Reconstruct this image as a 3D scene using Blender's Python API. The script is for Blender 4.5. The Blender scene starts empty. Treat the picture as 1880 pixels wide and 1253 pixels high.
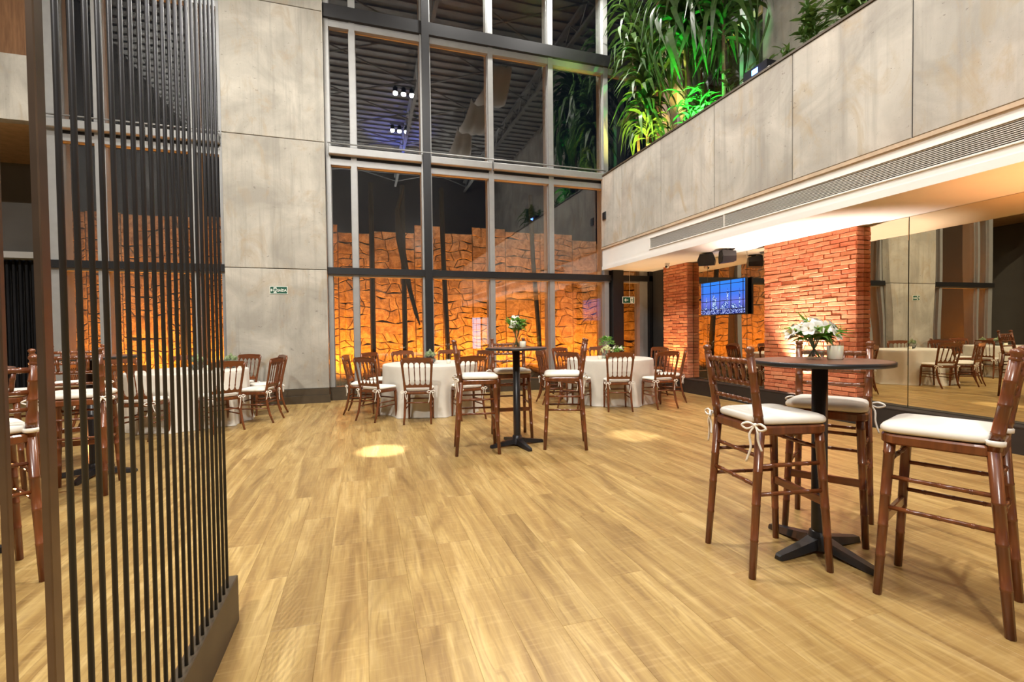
import bpy, math, random
from mathutils import Vector, Matrix
random.seed(7)
S = bpy.context.scene
COL = S.collection
PI = math.pi
def R(a): return math.radians(a)

# ------------------------------------------------------------------ camera, world, exposure, lights
FPX, YAW, PIT, ROLL, CAMH = 861.0, 0.307704, -0.0227062, -0.0116542, 1.28
fw = Vector((math.sin(YAW)*math.cos(PIT), math.cos(YAW)*math.cos(PIT), math.sin(PIT)))
rt = Vector((math.cos(YAW), -math.sin(YAW), 0)); up = rt.cross(fw)
r2 = rt*math.cos(ROLL) + up*math.sin(ROLL); u2 = -rt*math.sin(ROLL) + up*math.cos(ROLL)
cam_d = bpy.data.cameras.new('camera'); cam = bpy.data.objects.new('camera', cam_d); COL.objects.link(cam)
cam_d.sensor_width = 36; cam_d.lens = FPX/1880*36; cam_d.clip_start = 0.02; cam_d.clip_end = 200
mw = Matrix((r2, u2, -fw)).transposed().to_4x4(); mw.translation = Vector((0, 0, CAMH)); cam.matrix_world = mw
S.camera = cam
S.view_settings.view_transform = 'Standard'; S.view_settings.look = 'None'
S.view_settings.exposure = 0.30; S.view_settings.gamma = 1.0; S.view_settings.use_curve_mapping = False
W = bpy.data.worlds.new('night'); S.world = W; W.use_nodes = True
W.node_tree.nodes['Background'].inputs[0].default_value = (0.05, 0.07, 0.12, 1)
W.node_tree.nodes['Background'].inputs[1].default_value = 0.06
S.cycles.max_bounces = 8; S.cycles.transparent_max_bounces = 24
S.cycles.caustics_reflective = False; S.cycles.caustics_refractive = False
S.cycles.sample_clamp_indirect = 4.0

def light(kind, loc, target, power, color, parent=None, cone=120, blend=0.5, radius=0.06, name='lamp_light'):
    d = bpy.data.lights.new(name, kind); d.energy = power; d.color = color; d.shadow_soft_size = radius
    if kind == 'SPOT': d.spot_size = R(cone); d.spot_blend = blend
    o = bpy.data.objects.new(name, d); COL.objects.link(o)
    o.rotation_mode = 'QUATERNION'
    o.location = loc
    if target is not None:
        o.rotation_quaternion = (Vector(target)-Vector(loc)).to_track_quat('-Z', 'Y')
    if parent is not None:
        o.parent = parent; o.location = Vector(loc) - Vector(parent.location)
    return o
WARM = (1.0, 0.95, 0.87); NEUT = (1.0, 0.98, 0.95); ORANGE = (1.0, 0.30, 0.022)
MAIN_P = 400.0      # one head of the triple ceiling spots
# triple ceiling spot rows (x, y); those after the mirrored pair are added light
SPOT_ROWS = [(1.40, 3.31, .8), (1.48, 0.39, 1.0), (-3.0, -4.2, 2.3), (4.2, 8.9, .6), (-2.0, 5.2, .8), (2.0, 8.9, .7)]

# ------------------------------------------------------------------ mesh builder
class MB:
    def __init__(s): s.v = []; s.f = []; s.m = []; s.sm = []
    def add(s, vs, fs, mi=0, smooth=False):
        b = len(s.v); s.v += [tuple(v) for v in vs]
        for f in fs: s.f.append(tuple(b+i for i in f)); s.m.append(mi); s.sm.append(smooth)
    def box(s, x0, x1, y0, y1, z0, z1, mi=0):
        s.add([(x0,y0,z0),(x1,y0,z0),(x1,y1,z0),(x0,y1,z0),(x0,y0,z1),(x1,y0,z1),(x1,y1,z1),(x0,y1,z1)],
              [(0,3,2,1),(4,5,6,7),(0,1,5,4),(1,2,6,5),(2,3,7,6),(3,0,4,7)], mi)
    def cham(s, x0, x1, y0, y1, z0, z1, c, axis=2, sign=1, mi=0):
        # box with its face on +/-axis chamfered by c
        A = [(x0,x1),(y0,y1),(z0,z1)]
        a = axis; b, d = [(1,2),(2,0),(0,1)][a]
        lo, hi = (A[a][0], A[a][1]) if sign > 0 else (A[a][1], A[a][0])
        def P(u, v, w):
            p = [0,0,0]; p[a] = w; p[b] = u; p[d] = v; return tuple(p)
        (b0,b1),(d0,d1) = A[b], A[d]
        t = hi - c*sign
        vs = [P(b0,d0,lo),P(b1,d0,lo),P(b1,d1,lo),P(b0,d1,lo), P(b0,d0,t),P(b1,d0,t),P(b1,d1,t),P(b0,d1,t),
              P(b0+c,d0+c,hi),P(b1-c,d0+c,hi),P(b1-c,d1-c,hi),P(b0+c,d1-c,hi)]
        fs = [(0,3,2,1),(0,1,5,4),(1,2,6,5),(2,3,7,6),(3,0,4,7),(4,5,9,8),(5,6,10,9),(6,7,11,10),(7,4,8,11),(8,9,10,11)]
        if sign < 0: fs = [f[::-1] for f in fs]
        s.add(vs, fs, mi)
    def tube(s, pts, rad, n=8, mi=0, smooth=True, cap=True):
        pts = [Vector(p) for p in pts]; N = len(pts)
        if not hasattr(rad, '__len__'): rad = [rad]*N
        vs = []; ref = None
        for i, p in enumerate(pts):
            t = (pts[min(i+1,N-1)]-pts[max(i-1,0)])
            if t.length < 1e-9: t = Vector((0,0,1))
            t.normalize()
            if ref is None: ref = Vector((1,0,0)) if abs(t.x) < 0.8 else Vector((0,1,0))
            a = (ref - t*ref.dot(t))
            if a.length < 1e-6: a = t.orthogonal()
            a.normalize(); ref = a; b = t.cross(a)
            for k in range(n):
                an = 2*PI*k/n; vs.append(p + (a*math.cos(an)+b*math.sin(an))*rad[i])
        fs = [(i*n+k, i*n+(k+1)%n, (i+1)*n+(k+1)%n, (i+1)*n+k) for i in range(N-1) for k in range(n)]
        s.add(vs, fs, mi, smooth)
        if cap:
            b = len(s.v)-len(vs)
            s.f.append(tuple(b+k for k in range(n))[::-1]); s.m.append(mi); s.sm.append(False)
            s.f.append(tuple(b+(N-1)*n+k for k in range(n))); s.m.append(mi); s.sm.append(False)
    def lathe(s, prof, n=24, c=(0,0,0), mi=0, smooth=True, rfun=None):
        vs = []
        for j, (r, z) in enumerate(prof):
            for k in range(n):
                a = 2*PI*k/n; rr = r if rfun is None else rfun(r, z, a, j)
                vs.append((c[0]+rr*math.cos(a), c[1]+rr*math.sin(a), c[2]+z))
        fs = [(j*n+k, j*n+(k+1)%n, (j+1)*n+(k+1)%n, (j+1)*n+k) for j in range(len(prof)-1) for k in range(n)]
        s.add(vs, fs, mi, smooth)
    def prism(s, poly, fn, mi=0, smooth=False):
        # poly: 2D outline; fn(u,v,side) -> 3D for side 0/1
        n = len(poly)
        vs = [fn(u,v,0) for u,v in poly] + [fn(u,v,1) for u,v in poly]
        fs = [tuple(range(n))[::-1], tuple(range(n,2*n))] + [(i,(i+1)%n,n+(i+1)%n,n+i) for i in range(n)]
        s.add(vs, fs, mi, smooth)
    def ball(s, c, r, n=8, m=5, mi=0, sq=(1,1,1)):
        vs = [(c[0],c[1],c[2]-r*sq[2])]
        for j in range(1,m):
            ph = -PI/2+PI*j/m
            for k in range(n):
                a = 2*PI*k/n; vs.append((c[0]+r*sq[0]*math.cos(ph)*math.cos(a), c[1]+r*sq[1]*math.cos(ph)*math.sin(a), c[2]+r*sq[2]*math.sin(ph)))
        vs.append((c[0],c[1],c[2]+r*sq[2])); L = len(vs)-1
        fs = [(0,1+(k+1)%n,1+k) for k in range(n)]
        fs += [(1+j*n+k,1+j*n+(k+1)%n,1+(j+1)*n+(k+1)%n,1+(j+1)*n+k) for j in range(m-2) for k in range(n)]
        fs += [(L,1+(m-2)*n+k,1+(m-2)*n+(k+1)%n) for k in range(n)]
        s.add(vs, fs, mi, True)
    def mesh(s, name, mats):
        me = bpy.data.meshes.new(name); me.from_pydata(s.v, [], s.f)
        for m in (mats if isinstance(mats, (list,tuple)) else [mats]): me.materials.append(m)
        me.polygons.foreach_set('material_index', s.m); me.polygons.foreach_set('use_smooth', s.sm)
        me.update(); return me
    def build(s, name, mats, parent=None, loc=None):
        return link(name, s.mesh(name, mats), parent, loc)
def link(name, me, parent=None, loc=None, rot=None):
    o = bpy.data.objects.new(name, me); COL.objects.link(o)
    if parent is not None: o.parent = parent
    if loc is not None: o.location = loc
    if rot is not None: o.rotation_euler = rot
    return o
def tag(o, label=None, cat=None, group=None, kind=None):
    if label: o['label'] = label
    if cat: o['category'] = cat
    if group: o['group'] = group
    if kind: o['kind'] = kind
    return o
def empty(name, loc=(0,0,0), rz=0):
    o = bpy.data.objects.new(name, None); COL.objects.link(o); o.location = loc; o.rotation_euler = (0,0,rz)
    o.empty_display_size = 0.1; return o
def thing(name, label, cat, loc=(0,0,0), rz=0, group=None): return tag(empty(name, loc, rz), label, cat, group)
def struct(name, mb=None, mat=None, loc=None):
    o = mb.build(name, mat, None, loc) if mb is not None else empty(name, loc or (0,0,0))
    o['kind'] = 'structure'; return o
def copy_tree(o, parent=None):
    c = o.copy(); COL.objects.link(c)
    if parent is not None: c.parent = parent
    for ch in o.children: copy_tree(ch, c)
    return c

# ------------------------------------------------------------------ materials
class NT:
    def __init__(s, name):
        m = bpy.data.materials.new(name); m.use_nodes = True; s.mat = m; s.t = m.node_tree; s.n = s.t.nodes; s.n.clear()
        s.out = s.n.new('ShaderNodeOutputMaterial')
    def N(s, t, **kw):
        n = s.n.new('ShaderNode'+t)
        for k, v in kw.items():
            if k in n.inputs.keys(): s.set(n.inputs[k], v)
            else: setattr(n, k, v)
        return n
    def set(s, inp, v):
        if isinstance(v, bpy.types.NodeSocket): s.t.links.new(v, inp)
        elif isinstance(v, tuple) and len(v) == 3 and inp.type == 'RGBA': inp.default_value = (*v, 1)
        else: inp.default_value = v
    def math(s, op, a, b=0.0):
        n = s.n.new('ShaderNodeMath'); n.operation = op; s.set(n.inputs[0], a); s.set(n.inputs[1], b); return n.outputs[0]
    def mapr(s, v, a, b, c, d):
        n = s.n.new('ShaderNodeMapRange'); s.set(n.inputs[0], v)
        for i, x in enumerate((a,b,c,d)): n.inputs[1+i].default_value = x
        return n.outputs[0]
    def ramp(s, v, stops):
        n = s.n.new('ShaderNodeValToRGB'); s.set(n.inputs[0], v); e = n.color_ramp.elements
        while len(e) < len(stops): e.new(0.5)
        for el, (p, c) in zip(e, stops): el.position = p; el.color = (*c, 1)
        return n.outputs[0]
    def mix(s, f, a, b, blend='MIX'):
        n = s.n.new('ShaderNodeMix'); n.data_type = 'RGBA'; n.blend_type = blend
        s.set(n.inputs[0], f); s.set(n.inputs[6], a); s.set(n.inputs[7], b); return n.outputs[2]
    def noise(s, vec, scale, detail=3, rough=0.55, dist=0.0):
        n = s.N('TexNoise'); s.set(n.inputs['Vector'], vec); n.inputs['Scale'].default_value = scale
        n.inputs['Detail'].default_value = detail; n.inputs['Roughness'].default_value = rough; n.inputs['Distortion'].default_value = dist
        return n.outputs['Fac']
    def mapping(s, vec, scale, loc=(0,0,0)):
        n = s.N('Mapping'); s.set(n.inputs['Vector'], vec); n.inputs['Scale'].default_value = scale; n.inputs['Location'].default_value = loc
        return n.outputs[0]
    def pos(s): return s.N('NewGeometry').outputs['Position']
    def obj(s): return s.N('TexCoord').outputs['Object']
    def rand(s): return s.N('ObjectInfo').outputs['Random']
    def bump(s, h, strength=0.3, dist=0.01):
        n = s.N('Bump'); n.inputs['Strength'].default_value = strength; n.inputs['Distance'].default_value = dist; s.set(n.inputs['Height'], h); return n.outputs[0]
    def bsdf(s, color, rough=0.5, metal=0.0, normal=None, spec=0.5, **kw):
        p = s.N('BsdfPrincipled'); s.set(p.inputs['Base Color'], color); s.set(p.inputs['Roughness'], rough); s.set(p.inputs['Metallic'], metal)
        p.inputs['Specular IOR Level'].default_value = spec
        if normal is not None: s.set(p.inputs['Normal'], normal)
        for k, v in kw.items(): s.set(p.inputs[k.replace('_',' ')], v)
        s.t.links.new(p.outputs[0], s.out.inputs[0]); return s.mat
def plain(name, col, rough=0.5, metal=0.0, spec=0.5, vary=0.12, scale=8.0, **kw):
    t = NT(name); n = t.noise(t.obj(), scale, 3)
    c = t.mix(t.mapr(n, 0.3, 0.7, 0, 1), tuple(x*(1-vary) for x in col), tuple(min(1, x*(1+vary)) for x in col))
    return t.bsdf(c, rough, metal, None, spec, **kw)
def emit(name, col, st):
    t = NT(name); e = t.N('Emission'); e.inputs[0].default_value = (*col, 1); e.inputs[1].default_value = st
    t.t.links.new(e.outputs[0], t.out.inputs[0]); return t.mat
def glassy(name, tint=(0.93,0.95,0.94), ior=1.5, rough=0.0):
    t = NT(name); tr = t.N('BsdfTransparent'); tr.inputs[0].default_value = (*tint, 1)
    gl = t.N('BsdfGlossy'); gl.inputs['Roughness'].default_value = rough; gl.inputs[0].default_value = (1,1,1,1)
    lw = t.N('LayerWeight'); lw.inputs[0].default_value = 0.5; f0 = ((ior-1)/(ior+1))**2
    fr = t.math('ADD', t.math('MULTIPLY', t.math('POWER', lw.outputs['Facing'], 5.0), 1-f0), f0)
    mx = t.N('MixShader'); t.t.links.new(fr, mx.inputs[0]); t.t.links.new(tr.outputs[0], mx.inputs[1]); t.t.links.new(gl.outputs[0], mx.inputs[2])
    t.t.links.new(mx.outputs[0], t.out.inputs[0]); return t.mat

PW, PL = 0.20, 1.25      # plank width and length
def mat_planks():
    t = NT('oak_plank'); p = t.pos(); sp = t.N('SeparateXYZ'); t.set(sp.inputs[0], p)
    col = t.math('FLOOR', t.math('DIVIDE', sp.outputs[0], PW))
    off = t.math('MULTIPLY', t.math('FRACT', t.math('MULTIPLY', col, 0.381966)), PL)
    row = t.math('FLOOR', t.math('DIVIDE', t.math('ADD', sp.outputs[1], off), PL))
    cb = t.N('CombineXYZ'); t.set(cb.inputs[0], col); t.set(cb.inputs[1], row)
    wn = t.N('TexWhiteNoise', noise_dimensions='2D'); t.set(wn.inputs['Vector'], cb.outputs[0])
    rnd = wn.outputs['Value']
    sh = t.N('CombineXYZ'); t.set(sh.inputs[2], t.math('MULTIPLY', rnd, 60.0))
    va = t.N('VectorMath', operation='ADD'); t.set(va.inputs[0], p); t.set(va.inputs[1], sh.outputs[0]); v = va.outputs[0]
    broad = t.noise(t.mapping(v, (8.5, 0.9, 1)), 1.0, 3, 0.55, 1.0); mott = t.noise(t.mapping(v, (5, 2.6, 1)), 1.0, 4, 0.6, 0.8)
    fig = t.N('TexWave', wave_type='BANDS', bands_direction='X'); t.set(fig.inputs['Vector'], t.mapping(v, (1, 0.16, 1)))
    fig.inputs['Scale'].default_value = 7; fig.inputs['Distortion'].default_value = 14; fig.inputs['Detail'].default_value = 2; fig.inputs['Detail Scale'].default_value = 1.4
    fine = t.noise(t.mapping(v, (90, 4, 1)), 1.0, 3, 0.6)
    cross = t.noise(t.mapping(v, (6, 60, 1)), 1.0, 2, 0.6)
    c = t.ramp(broad, [(0.30, (0.215,0.125,0.036)), (0.43, (0.36,0.225,0.070)), (0.55, (0.45,0.300,0.098)), (0.70, (0.585,0.412,0.160))])
    c = t.mix(t.mapr(mott, 0.40, 0.66, 0.30, 0), c, (0.27,0.155,0.046))
    fw_ = t.math('MULTIPLY', t.mapr(fig.outputs['Fac'], 0.0, 0.30, 0.38, 0), t.mapr(mott, 0.42, 0.58, 0, 1))
    c = t.mix(fw_, c, (0.20,0.11,0.035))
    c = t.mix(t.mapr(fine, 0.35, 0.62, 0.30, 0), c, (0.22,0.12,0.038))
    c = t.mix(t.mapr(cross, 0.52, 0.72, 0, 0.22), c, (0.62,0.44,0.19))
    hs = t.N('HueSaturation'); t.set(hs.inputs['Color'], c); t.set(hs.inputs['Value'], t.mapr(rnd, 0, 1, 0.94, 1.10)); hs.inputs['Saturation'].default_value = 0.98
    return t.bsdf(hs.outputs[0], t.mapr(fine, 0.3, 0.7, 0.42, 0.34), 0, t.bump(fine, 0.12, 0.002), 0.45)
def mat_concrete(name, base=(0.46,0.433,0.372), streak=(14,14,0.7), tint=(0.40,0.31,0.20), axis_mark=True):
    t = NT(name); p = t.pos()
    r = t.N('CombineXYZ'); t.set(r.inputs[0], t.math('MULTIPLY', t.rand(), 30.0))
    va = t.N('VectorMath', operation='ADD'); t.set(va.inputs[0], p); t.set(va.inputs[1], r.outputs[0]); v = va.outputs[0]
    st = t.noise(t.mapping(v, streak), 1.0, 4, 0.6); cl = t.noise(v, 1.1, 5, 0.6, 0.8); cl2 = t.noise(t.mapping(v, (1,1,.55)), 2.6, 5, 0.62, 1.2); fi = t.noise(v, 55, 3, 0.6)
    c = t.mix(t.mapr(cl, 0.36, 0.66, 0, 1), tuple(x*0.78 for x in base), tuple(min(1,x*1.2) for x in base))
    c = t.mix(t.mapr(st, 0.50, 0.72, 0, 0.5), c, tuple(x*0.62 for x in base))
    c = t.mix(t.mapr(cl2, 0.54, 0.70, 0, 0.6), c, tint)
    c = t.mix(t.mapr(fi, 0.62, 0.78, 0, 0.35), c, tuple(x*0.5 for x in base))
    # scattered pits and scratches
    vo = t.N('TexNoise'); t.set(vo.inputs['Vector'], t.mapping(v, (5,5,9))); vo.inputs['Scale'].default_value = 2.2; vo.inputs['Detail'].default_value = 8; vo.inputs['Roughness'].default_value = 0.75
    pit = t.mapr(vo.outputs['Fac'], 0.625, 0.66, 0, 1)
    c = t.mix(t.math('MULTIPLY', pit, 0.6), c, (0.10,0.09,0.075))
    h = t.math('SUBTRACT', t.math('ADD', st, t.math('MULTIPLY', fi, 0.4)), pit)
    return t.bsdf(c, 0.8, 0, t.bump(h, 0.35, 0.006), 0.3)
def mat_wood(name, a, b, rough=0.28, coat=0.35, axis=2, sc=1.0):
    t = NT(name); o = t.obj(); s3 = [28*sc]*3; s3[axis] = 2.5*sc
    r = t.N('CombineXYZ'); t.set(r.inputs[0], t.math('MULTIPLY', t.rand(), 9.0))
    va = t.N('VectorMath', operation='ADD'); t.set(va.inputs[0], o); t.set(va.inputs[1], r.outputs[0])
    n = t.noise(t.mapping(va.outputs[0], tuple(s3)), 1.0, 3, 0.6)
    c = t.mix(t.mapr(n, 0.3, 0.7, 0, 1), a, b)
    return t.bsdf(c, rough, 0, t.bump(n, 0.05, 0.002), 0.5, Coat_Weight=coat, Coat_Roughness=0.18)
def mat_cloth(name, a, rough=0.85, sc=120):
    t = NT(name); o = t.obj(); n = t.noise(o, sc, 2); w = t.noise(o, 4, 3)
    c = t.mix(t.mapr(w, 0.3, 0.7, 0, 1), tuple(x*0.93 for x in a), tuple(min(1,x*1.04) for x in a))
    return t.bsdf(c, rough, 0, t.bump(n, 0.15, 0.002), 0.2, Sheen_Weight=0.15)
def mat_brick():
    t = NT('brick_clay'); r = t.rand(); p = t.pos()
    n = t.noise(p, 22, 4, 0.65); n2 = t.noise(p, 90, 3)
    c = t.ramp(r, [(0.0, (0.46,0.125,0.058)), (0.35, (0.58,0.175,0.08)), (0.7, (0.66,0.225,0.105)), (1.0, (0.74,0.32,0.165))])
    c = t.mix(t.mapr(n, 0.42, 0.72, 0, 0.5), c, (0.74,0.35,0.19))
    c = t.mix(t.mapr(n2, 0.55, 0.75, 0, 0.4), c, (0.20,0.06,0.03))
    return t.bsdf(c, 0.72, 0, t.bump(t.math('ADD', n, t.math('MULTIPLY', n2, 0.5)), 0.6, 0.006), 0.35)
def mat_stone():
    t = NT('rubble_stone'); r = t.rand(); p = t.pos()
    n = t.noise(p, 6, 6, 0.7, 0.9); n2 = t.noise(p, 34, 4, 0.7)
    c = t.mix(r, (0.26,0.19,0.125), (0.36,0.27,0.18))
    c = t.mix(t.mapr(n, 0.40, 0.62, 0, 0.85), c, (0.11,0.068,0.038))
    c = t.mix(t.mapr(n2, 0.48, 0.72, 0, 0.6), c, (0.09,0.06,0.035))
    return t.bsdf(c, 0.85, 0, t.bump(t.math('ADD', n, n2), 0.8, 0.02), 0.2)
def mat_leaf(name, a, b, rough=0.38, trans=0.25):
    t = NT(name); r = t.rand(); o = t.obj(); n = t.noise(t.mapping(o, (20,1,20)), 1.0, 2)
    c = t.mix(r, a, b); c = t.mix(t.mapr(n, 0.4, 0.7, 0, 0.4), c, tuple(x*1.6 for x in b))
    p = t.N('BsdfPrincipled'); t.set(p.inputs['Base Color'], c); p.inputs['Roughness'].default_value = rough
    tl = t.N('BsdfTranslucent'); t.set(tl.inputs[0], c)
    mx = t.N('MixShader'); mx.inputs[0].default_value = trans
    t.t.links.new(p.outputs[0], mx.inputs[1]); t.t.links.new(tl.outputs[0], mx.inputs[2]); t.t.links.new(mx.outputs[0], t.out.inputs[0]); return t.mat
def mat_mirror():
    t = NT('bronze_mirror'); p = t.pos(); n = t.noise(t.mapping(p, (1,1.0,.35)), 1.3, 1)
    g = t.N('BsdfGlossy'); g.inputs[0].default_value = (0.70,0.61,0.44,1); g.inputs['Roughness'].default_value = 0.004
    t.set(g.inputs['Normal'], t.bump(n, 0.10, 0.05)); t.t.links.new(g.outputs[0], t.out.inputs[0]); return t.mat

M = dict(
 plank=mat_planks(), concrete=mat_concrete('weathered_concrete'),
 parapet=mat_concrete('board_concrete', (0.46,0.43,0.375), (10,10,0.45), (0.40,0.31,0.19)),
 wood=mat_wood('mahogany', (0.10,0.028,0.009), (0.215,0.064,0.018)),
 woodx=mat_wood('mahogany_rail', (0.10,0.028,0.009), (0.215,0.064,0.018), axis=0),
 cream=mat_cloth('cream_cushion', (0.80,0.765,0.68)), linen=mat_cloth('linen', (0.70,0.66,0.575), sc=200),
 ribbon=mat_cloth('ribbon', (0.84,0.80,0.72)),
 black=plain('black_metal', (0.016,0.016,0.018), 0.35, 0.0, 0.5), mull_dark=plain('dark_aluminium', (0.012,0.012,0.013), 0.42, 0.2),
 silver=plain('silver_aluminium', (0.34,0.34,0.33), 0.42, 0.25, vary=0.05), white=plain('white_plaster', (0.82,0.79,0.74), 0.7, vary=0.03, scale=2),
 bronze=plain('bronze_plinth', (0.075,0.055,0.033), 0.5, 0.2), plinth=plain('dark_plinth', (0.022,0.018,0.016), 0.55),
 rod=plain('rod_metal', (0.030,0.030,0.033), 0.42, 0.35), post=plain('bronze_post', (0.17,0.125,0.095), 0.3, 0.8),
 tabletop=mat_wood('table_laminate', (0.10,0.042,0.023), (0.16,0.068,0.038), 0.45, 0.1, axis=0),
 brick=mat_brick(), mortar=plain('mortar', (0.22,0.10,0.055), 0.9), stone=mat_stone(), stone_joint=plain('stone_joint', (0.04,0.024,0.014), 0.95),
 pane=glassy('window_glass', (0.88,0.90,0.89), 1.88), glass=glassy('clear_glass', (0.92,0.94,0.93), 1.75), mirror=mat_mirror(),
 dracaena=mat_leaf('dracaena_leaf', (0.020,0.050,0.012), (0.060,0.12,0.024)), shrub=mat_leaf('shrub_leaf', (0.03,0.09,0.02), (0.12,0.20,0.04)),
 flowerleaf=mat_leaf('bouquet_leaf', (0.09,0.26,0.03), (0.20,0.40,0.06)), stem=plain('stem', (0.10,0.22,0.05), 0.5),
 petal=mat_cloth('petal', (0.86,0.84,0.78), 0.6, 30), cream_petal=mat_cloth('hydrangea', (0.62,0.66,0.34), 0.7, 30), succ=mat_leaf('succulent', (0.24,0.36,0.17), (0.52,0.58,0.36), 0.5, 0.1),
 bark=plain('bark', (0.13,0.085,0.045), 0.9, vary=0.4, scale=30), dark_bark=plain('dark_bark', (0.012,0.010,0.009), 0.95), yellow=plain('stamen', (0.6,0.45,0.05), 0.6),
 wax=plain('candle_wax', (0.90,0.86,0.70), 0.5, vary=0.02, Subsurface_Weight=0.6, Subsurface_Radius=(0.06,0.05,0.03), Coat_Weight=0.8, Coat_Roughness=0.03), soil=plain('soil', (0.03,0.022,0.015), 0.95), gravel=plain('gravel', (0.06,0.05,0.04), 0.95, vary=0.5, scale=60),
 wallgrey=plain('grey_wall', (0.16,0.145,0.125), 0.8, vary=0.06, scale=2), darkwall=plain('dark_wall', (0.035,0.032,0.03), 0.7), deck=plain('roof_deck', (0.42,0.41,0.39), 0.6, 0.2),
 truss=plain('truss_steel', (0.42,0.42,0.40), 0.5, 0.2), panelwood=mat_wood('walnut_panel', (0.14,0.065,0.028), (0.25,0.125,0.055), 0.45, 0.1),
 signgreen=plain('sign_green', (0.0,0.075,0.04), 0.5, vary=0.03), signwhite=plain('sign_white', (0.80,0.84,0.76), 0.5, vary=0.02), drape=mat_cloth('drape', (0.80,0.78,0.74)),
 water=glassy('water', (0.90,0.95,0.90), 1.2), lamp_on=emit('lamp_glow', (1.0,0.95,0.86), 60), daylit=emit('lit_window', (0.45,0.65,1.0), 3.0), blue_on=emit('blue_led', (0.08,0.22,1.0), 14),
 screen_sky=None)
# ------------------------------------------------------------------ floor of planks
def in_view(p, margin=0.06):
    q = Vector(p) - Vector((0,0,CAMH)); d = q.dot(fw)
    if d < 0.3: return None
    u = 0.5 + FPX*q.dot(r2)/d/1880; v = 0.5 - FPX*q.dot(u2)/d/1253
    return d if (-margin < u < 1+margin and -margin < v < 1+margin) else None
floor_mb = MB(); floor_mb.box(-6.5, 6.12, -6.2, 9.45, -0.12, -0.012)
floor = struct('floor', floor_mb, M['stone_joint'])
X0, X1, Y0, Y1 = -6.45, 6.12, -6.1, 9.40
cells = []
for c in range(math.floor(X0/PW), math.ceil(X1/PW)):
    off = ((c*0.381966) % 1.0)*PL
    for r in range(math.floor((Y0+off)/PL), math.ceil((Y1+off)/PL)+1):
        a, b = max(r*PL-off, Y0), min((r+1)*PL-off, Y1)
        xa, xb = max(c*PW, X0), min((c+1)*PW, X1)
        if b-a < 0.02 or xb-xa < 0.02: continue
        best = 0
        for fx in (0.1, 0.5, 0.9):
            for fy in (0.05, 0.5, 0.95):
                d = in_view((xa+(xb-xa)*fx, a+(b-a)*fy, 0))
                if d and xa+fx*(xb-xa) > -3.4: best += 1/(d**3)
        cells.append((best*(b-a), xa, xb, a, b))
cells.sort(reverse=True)
pm = MB(); pm.cham(0.0002, PW-0.0002, 0.0002, PL-0.0002, -0.012, 0, 0.0007, 2); plank_me = pm.mesh('plank', M['plank'])
rest = MB()
for i, (s, xa, xb, a, b) in enumerate(cells):
    if i < 300:
        if xb-xa > PW-1e-4 and b-a > PL-1e-4: link('plank', plank_me, floor, (xa, a, 0))
        else:
            q = MB(); q.cham(0.0002, xb-xa-0.0002, 0.0002, b-a-0.0002, -0.012, 0, 0.0007, 2); q.build('plank', M['plank'], floor, (xa, a, 0))
    else: rest.cham(xa+0.0002, xb-0.0002, a+0.0002, b-0.0002, -0.012, 0, 0.0007, 2)
tag(rest.build('plank', M['plank'], floor), kind='stuff')

# ------------------------------------------------------------------ enclosing walls, roof deck
YG, YM = 9.52, 9.42       # glass plane, mullion front
mb = MB(); mb.box(-6.7, -6.5, -6.2, 9.25, 0, 9.5); struct('wall_left', mb, M['wallgrey'])
mb = MB(); mb.box(-6.7, 8.0, -6.4, -6.2, 0, 9.5); struct('wall_rear', mb, M['wallgrey'])
mb = MB(); mb.box(6.40, 6.60, -6.2, 9.42, 0, 3.1); struct('wall_right', mb, M['darkwall'])
mb = MB(); mb.box(-6.9, 8.3, -6.4, 9.75, 9.5, 9.7)
ce = struct('ceiling', mb, M['deck'])
mb = MB()
for k in range(40): mb.box(-6.5, 7.9, -6.0+k*0.39, -5.86+k*0.39, 9.45, 9.498)
tag(mb.build('deck_ridge', M['deck'], ce), kind='stuff')
for k, x in enumerate((-2.6, 1.75, 5.4)):
    bm_ = MB(); bm_.box(x-0.07, x+0.07, -6.2, 9.4, 9.30, 9.40); bm_.box(x-0.05, x+0.05, -6.2, 9.4, 8.82, 8.90)
    for j in range(15):
        y = -6+j*1.0; bm_.tube([(x, y, 8.86), (x, y+0.5, 9.34), (x, y+1.0, 8.86)], 0.022, 6)
    struct('trim_%d' % (k+1), bm_, M['truss'])
bm_ = MB()
for j in range(6):
    y = -5.5+j*2.4
    for xa, xb in ((-2.6, 1.75), (1.75, 5.4)):
        bm_.tube([(xa, y, 8.9), (xb, y+2.0, 9.30)], 0.025, 6); bm_.tube([(xa, y+2.0, 9.30), (xb, y, 8.9)], 0.025, 6)
struct('trim_4', bm_, M['truss'])

# ------------------------------------------------------------------ concrete column on the window wall
wf = MB(); wf.box(-2.24, -0.63, 9.31, 9.75, 0, 9.5); wall_front = struct('wall_front', wf, M['darkwall'])
for za, zb in ((0.26, 2.425), (2.437, 4.745), (4.757, 7.1), (7.112, 9.5)):
    q = MB(); q.cham(-2.255, -0.61, -9.42, -9.25, za, zb, 0.006, 1, 1)
    q.v = [(x, -y, z) for x, y, z in q.v]; q.f = [f[::-1] for f in q.f]
    q.build('concrete_panel', M['concrete'], wall_front)
mb = MB(); mb.box(-2.26, -0.605, 9.20, 9.30, 0.14, 0.255); mb.box(-2.28, -0.59, 9.165, 9.30, 0, 0.138); struct('baseboard_front', mb, M['bronze'])

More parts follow.
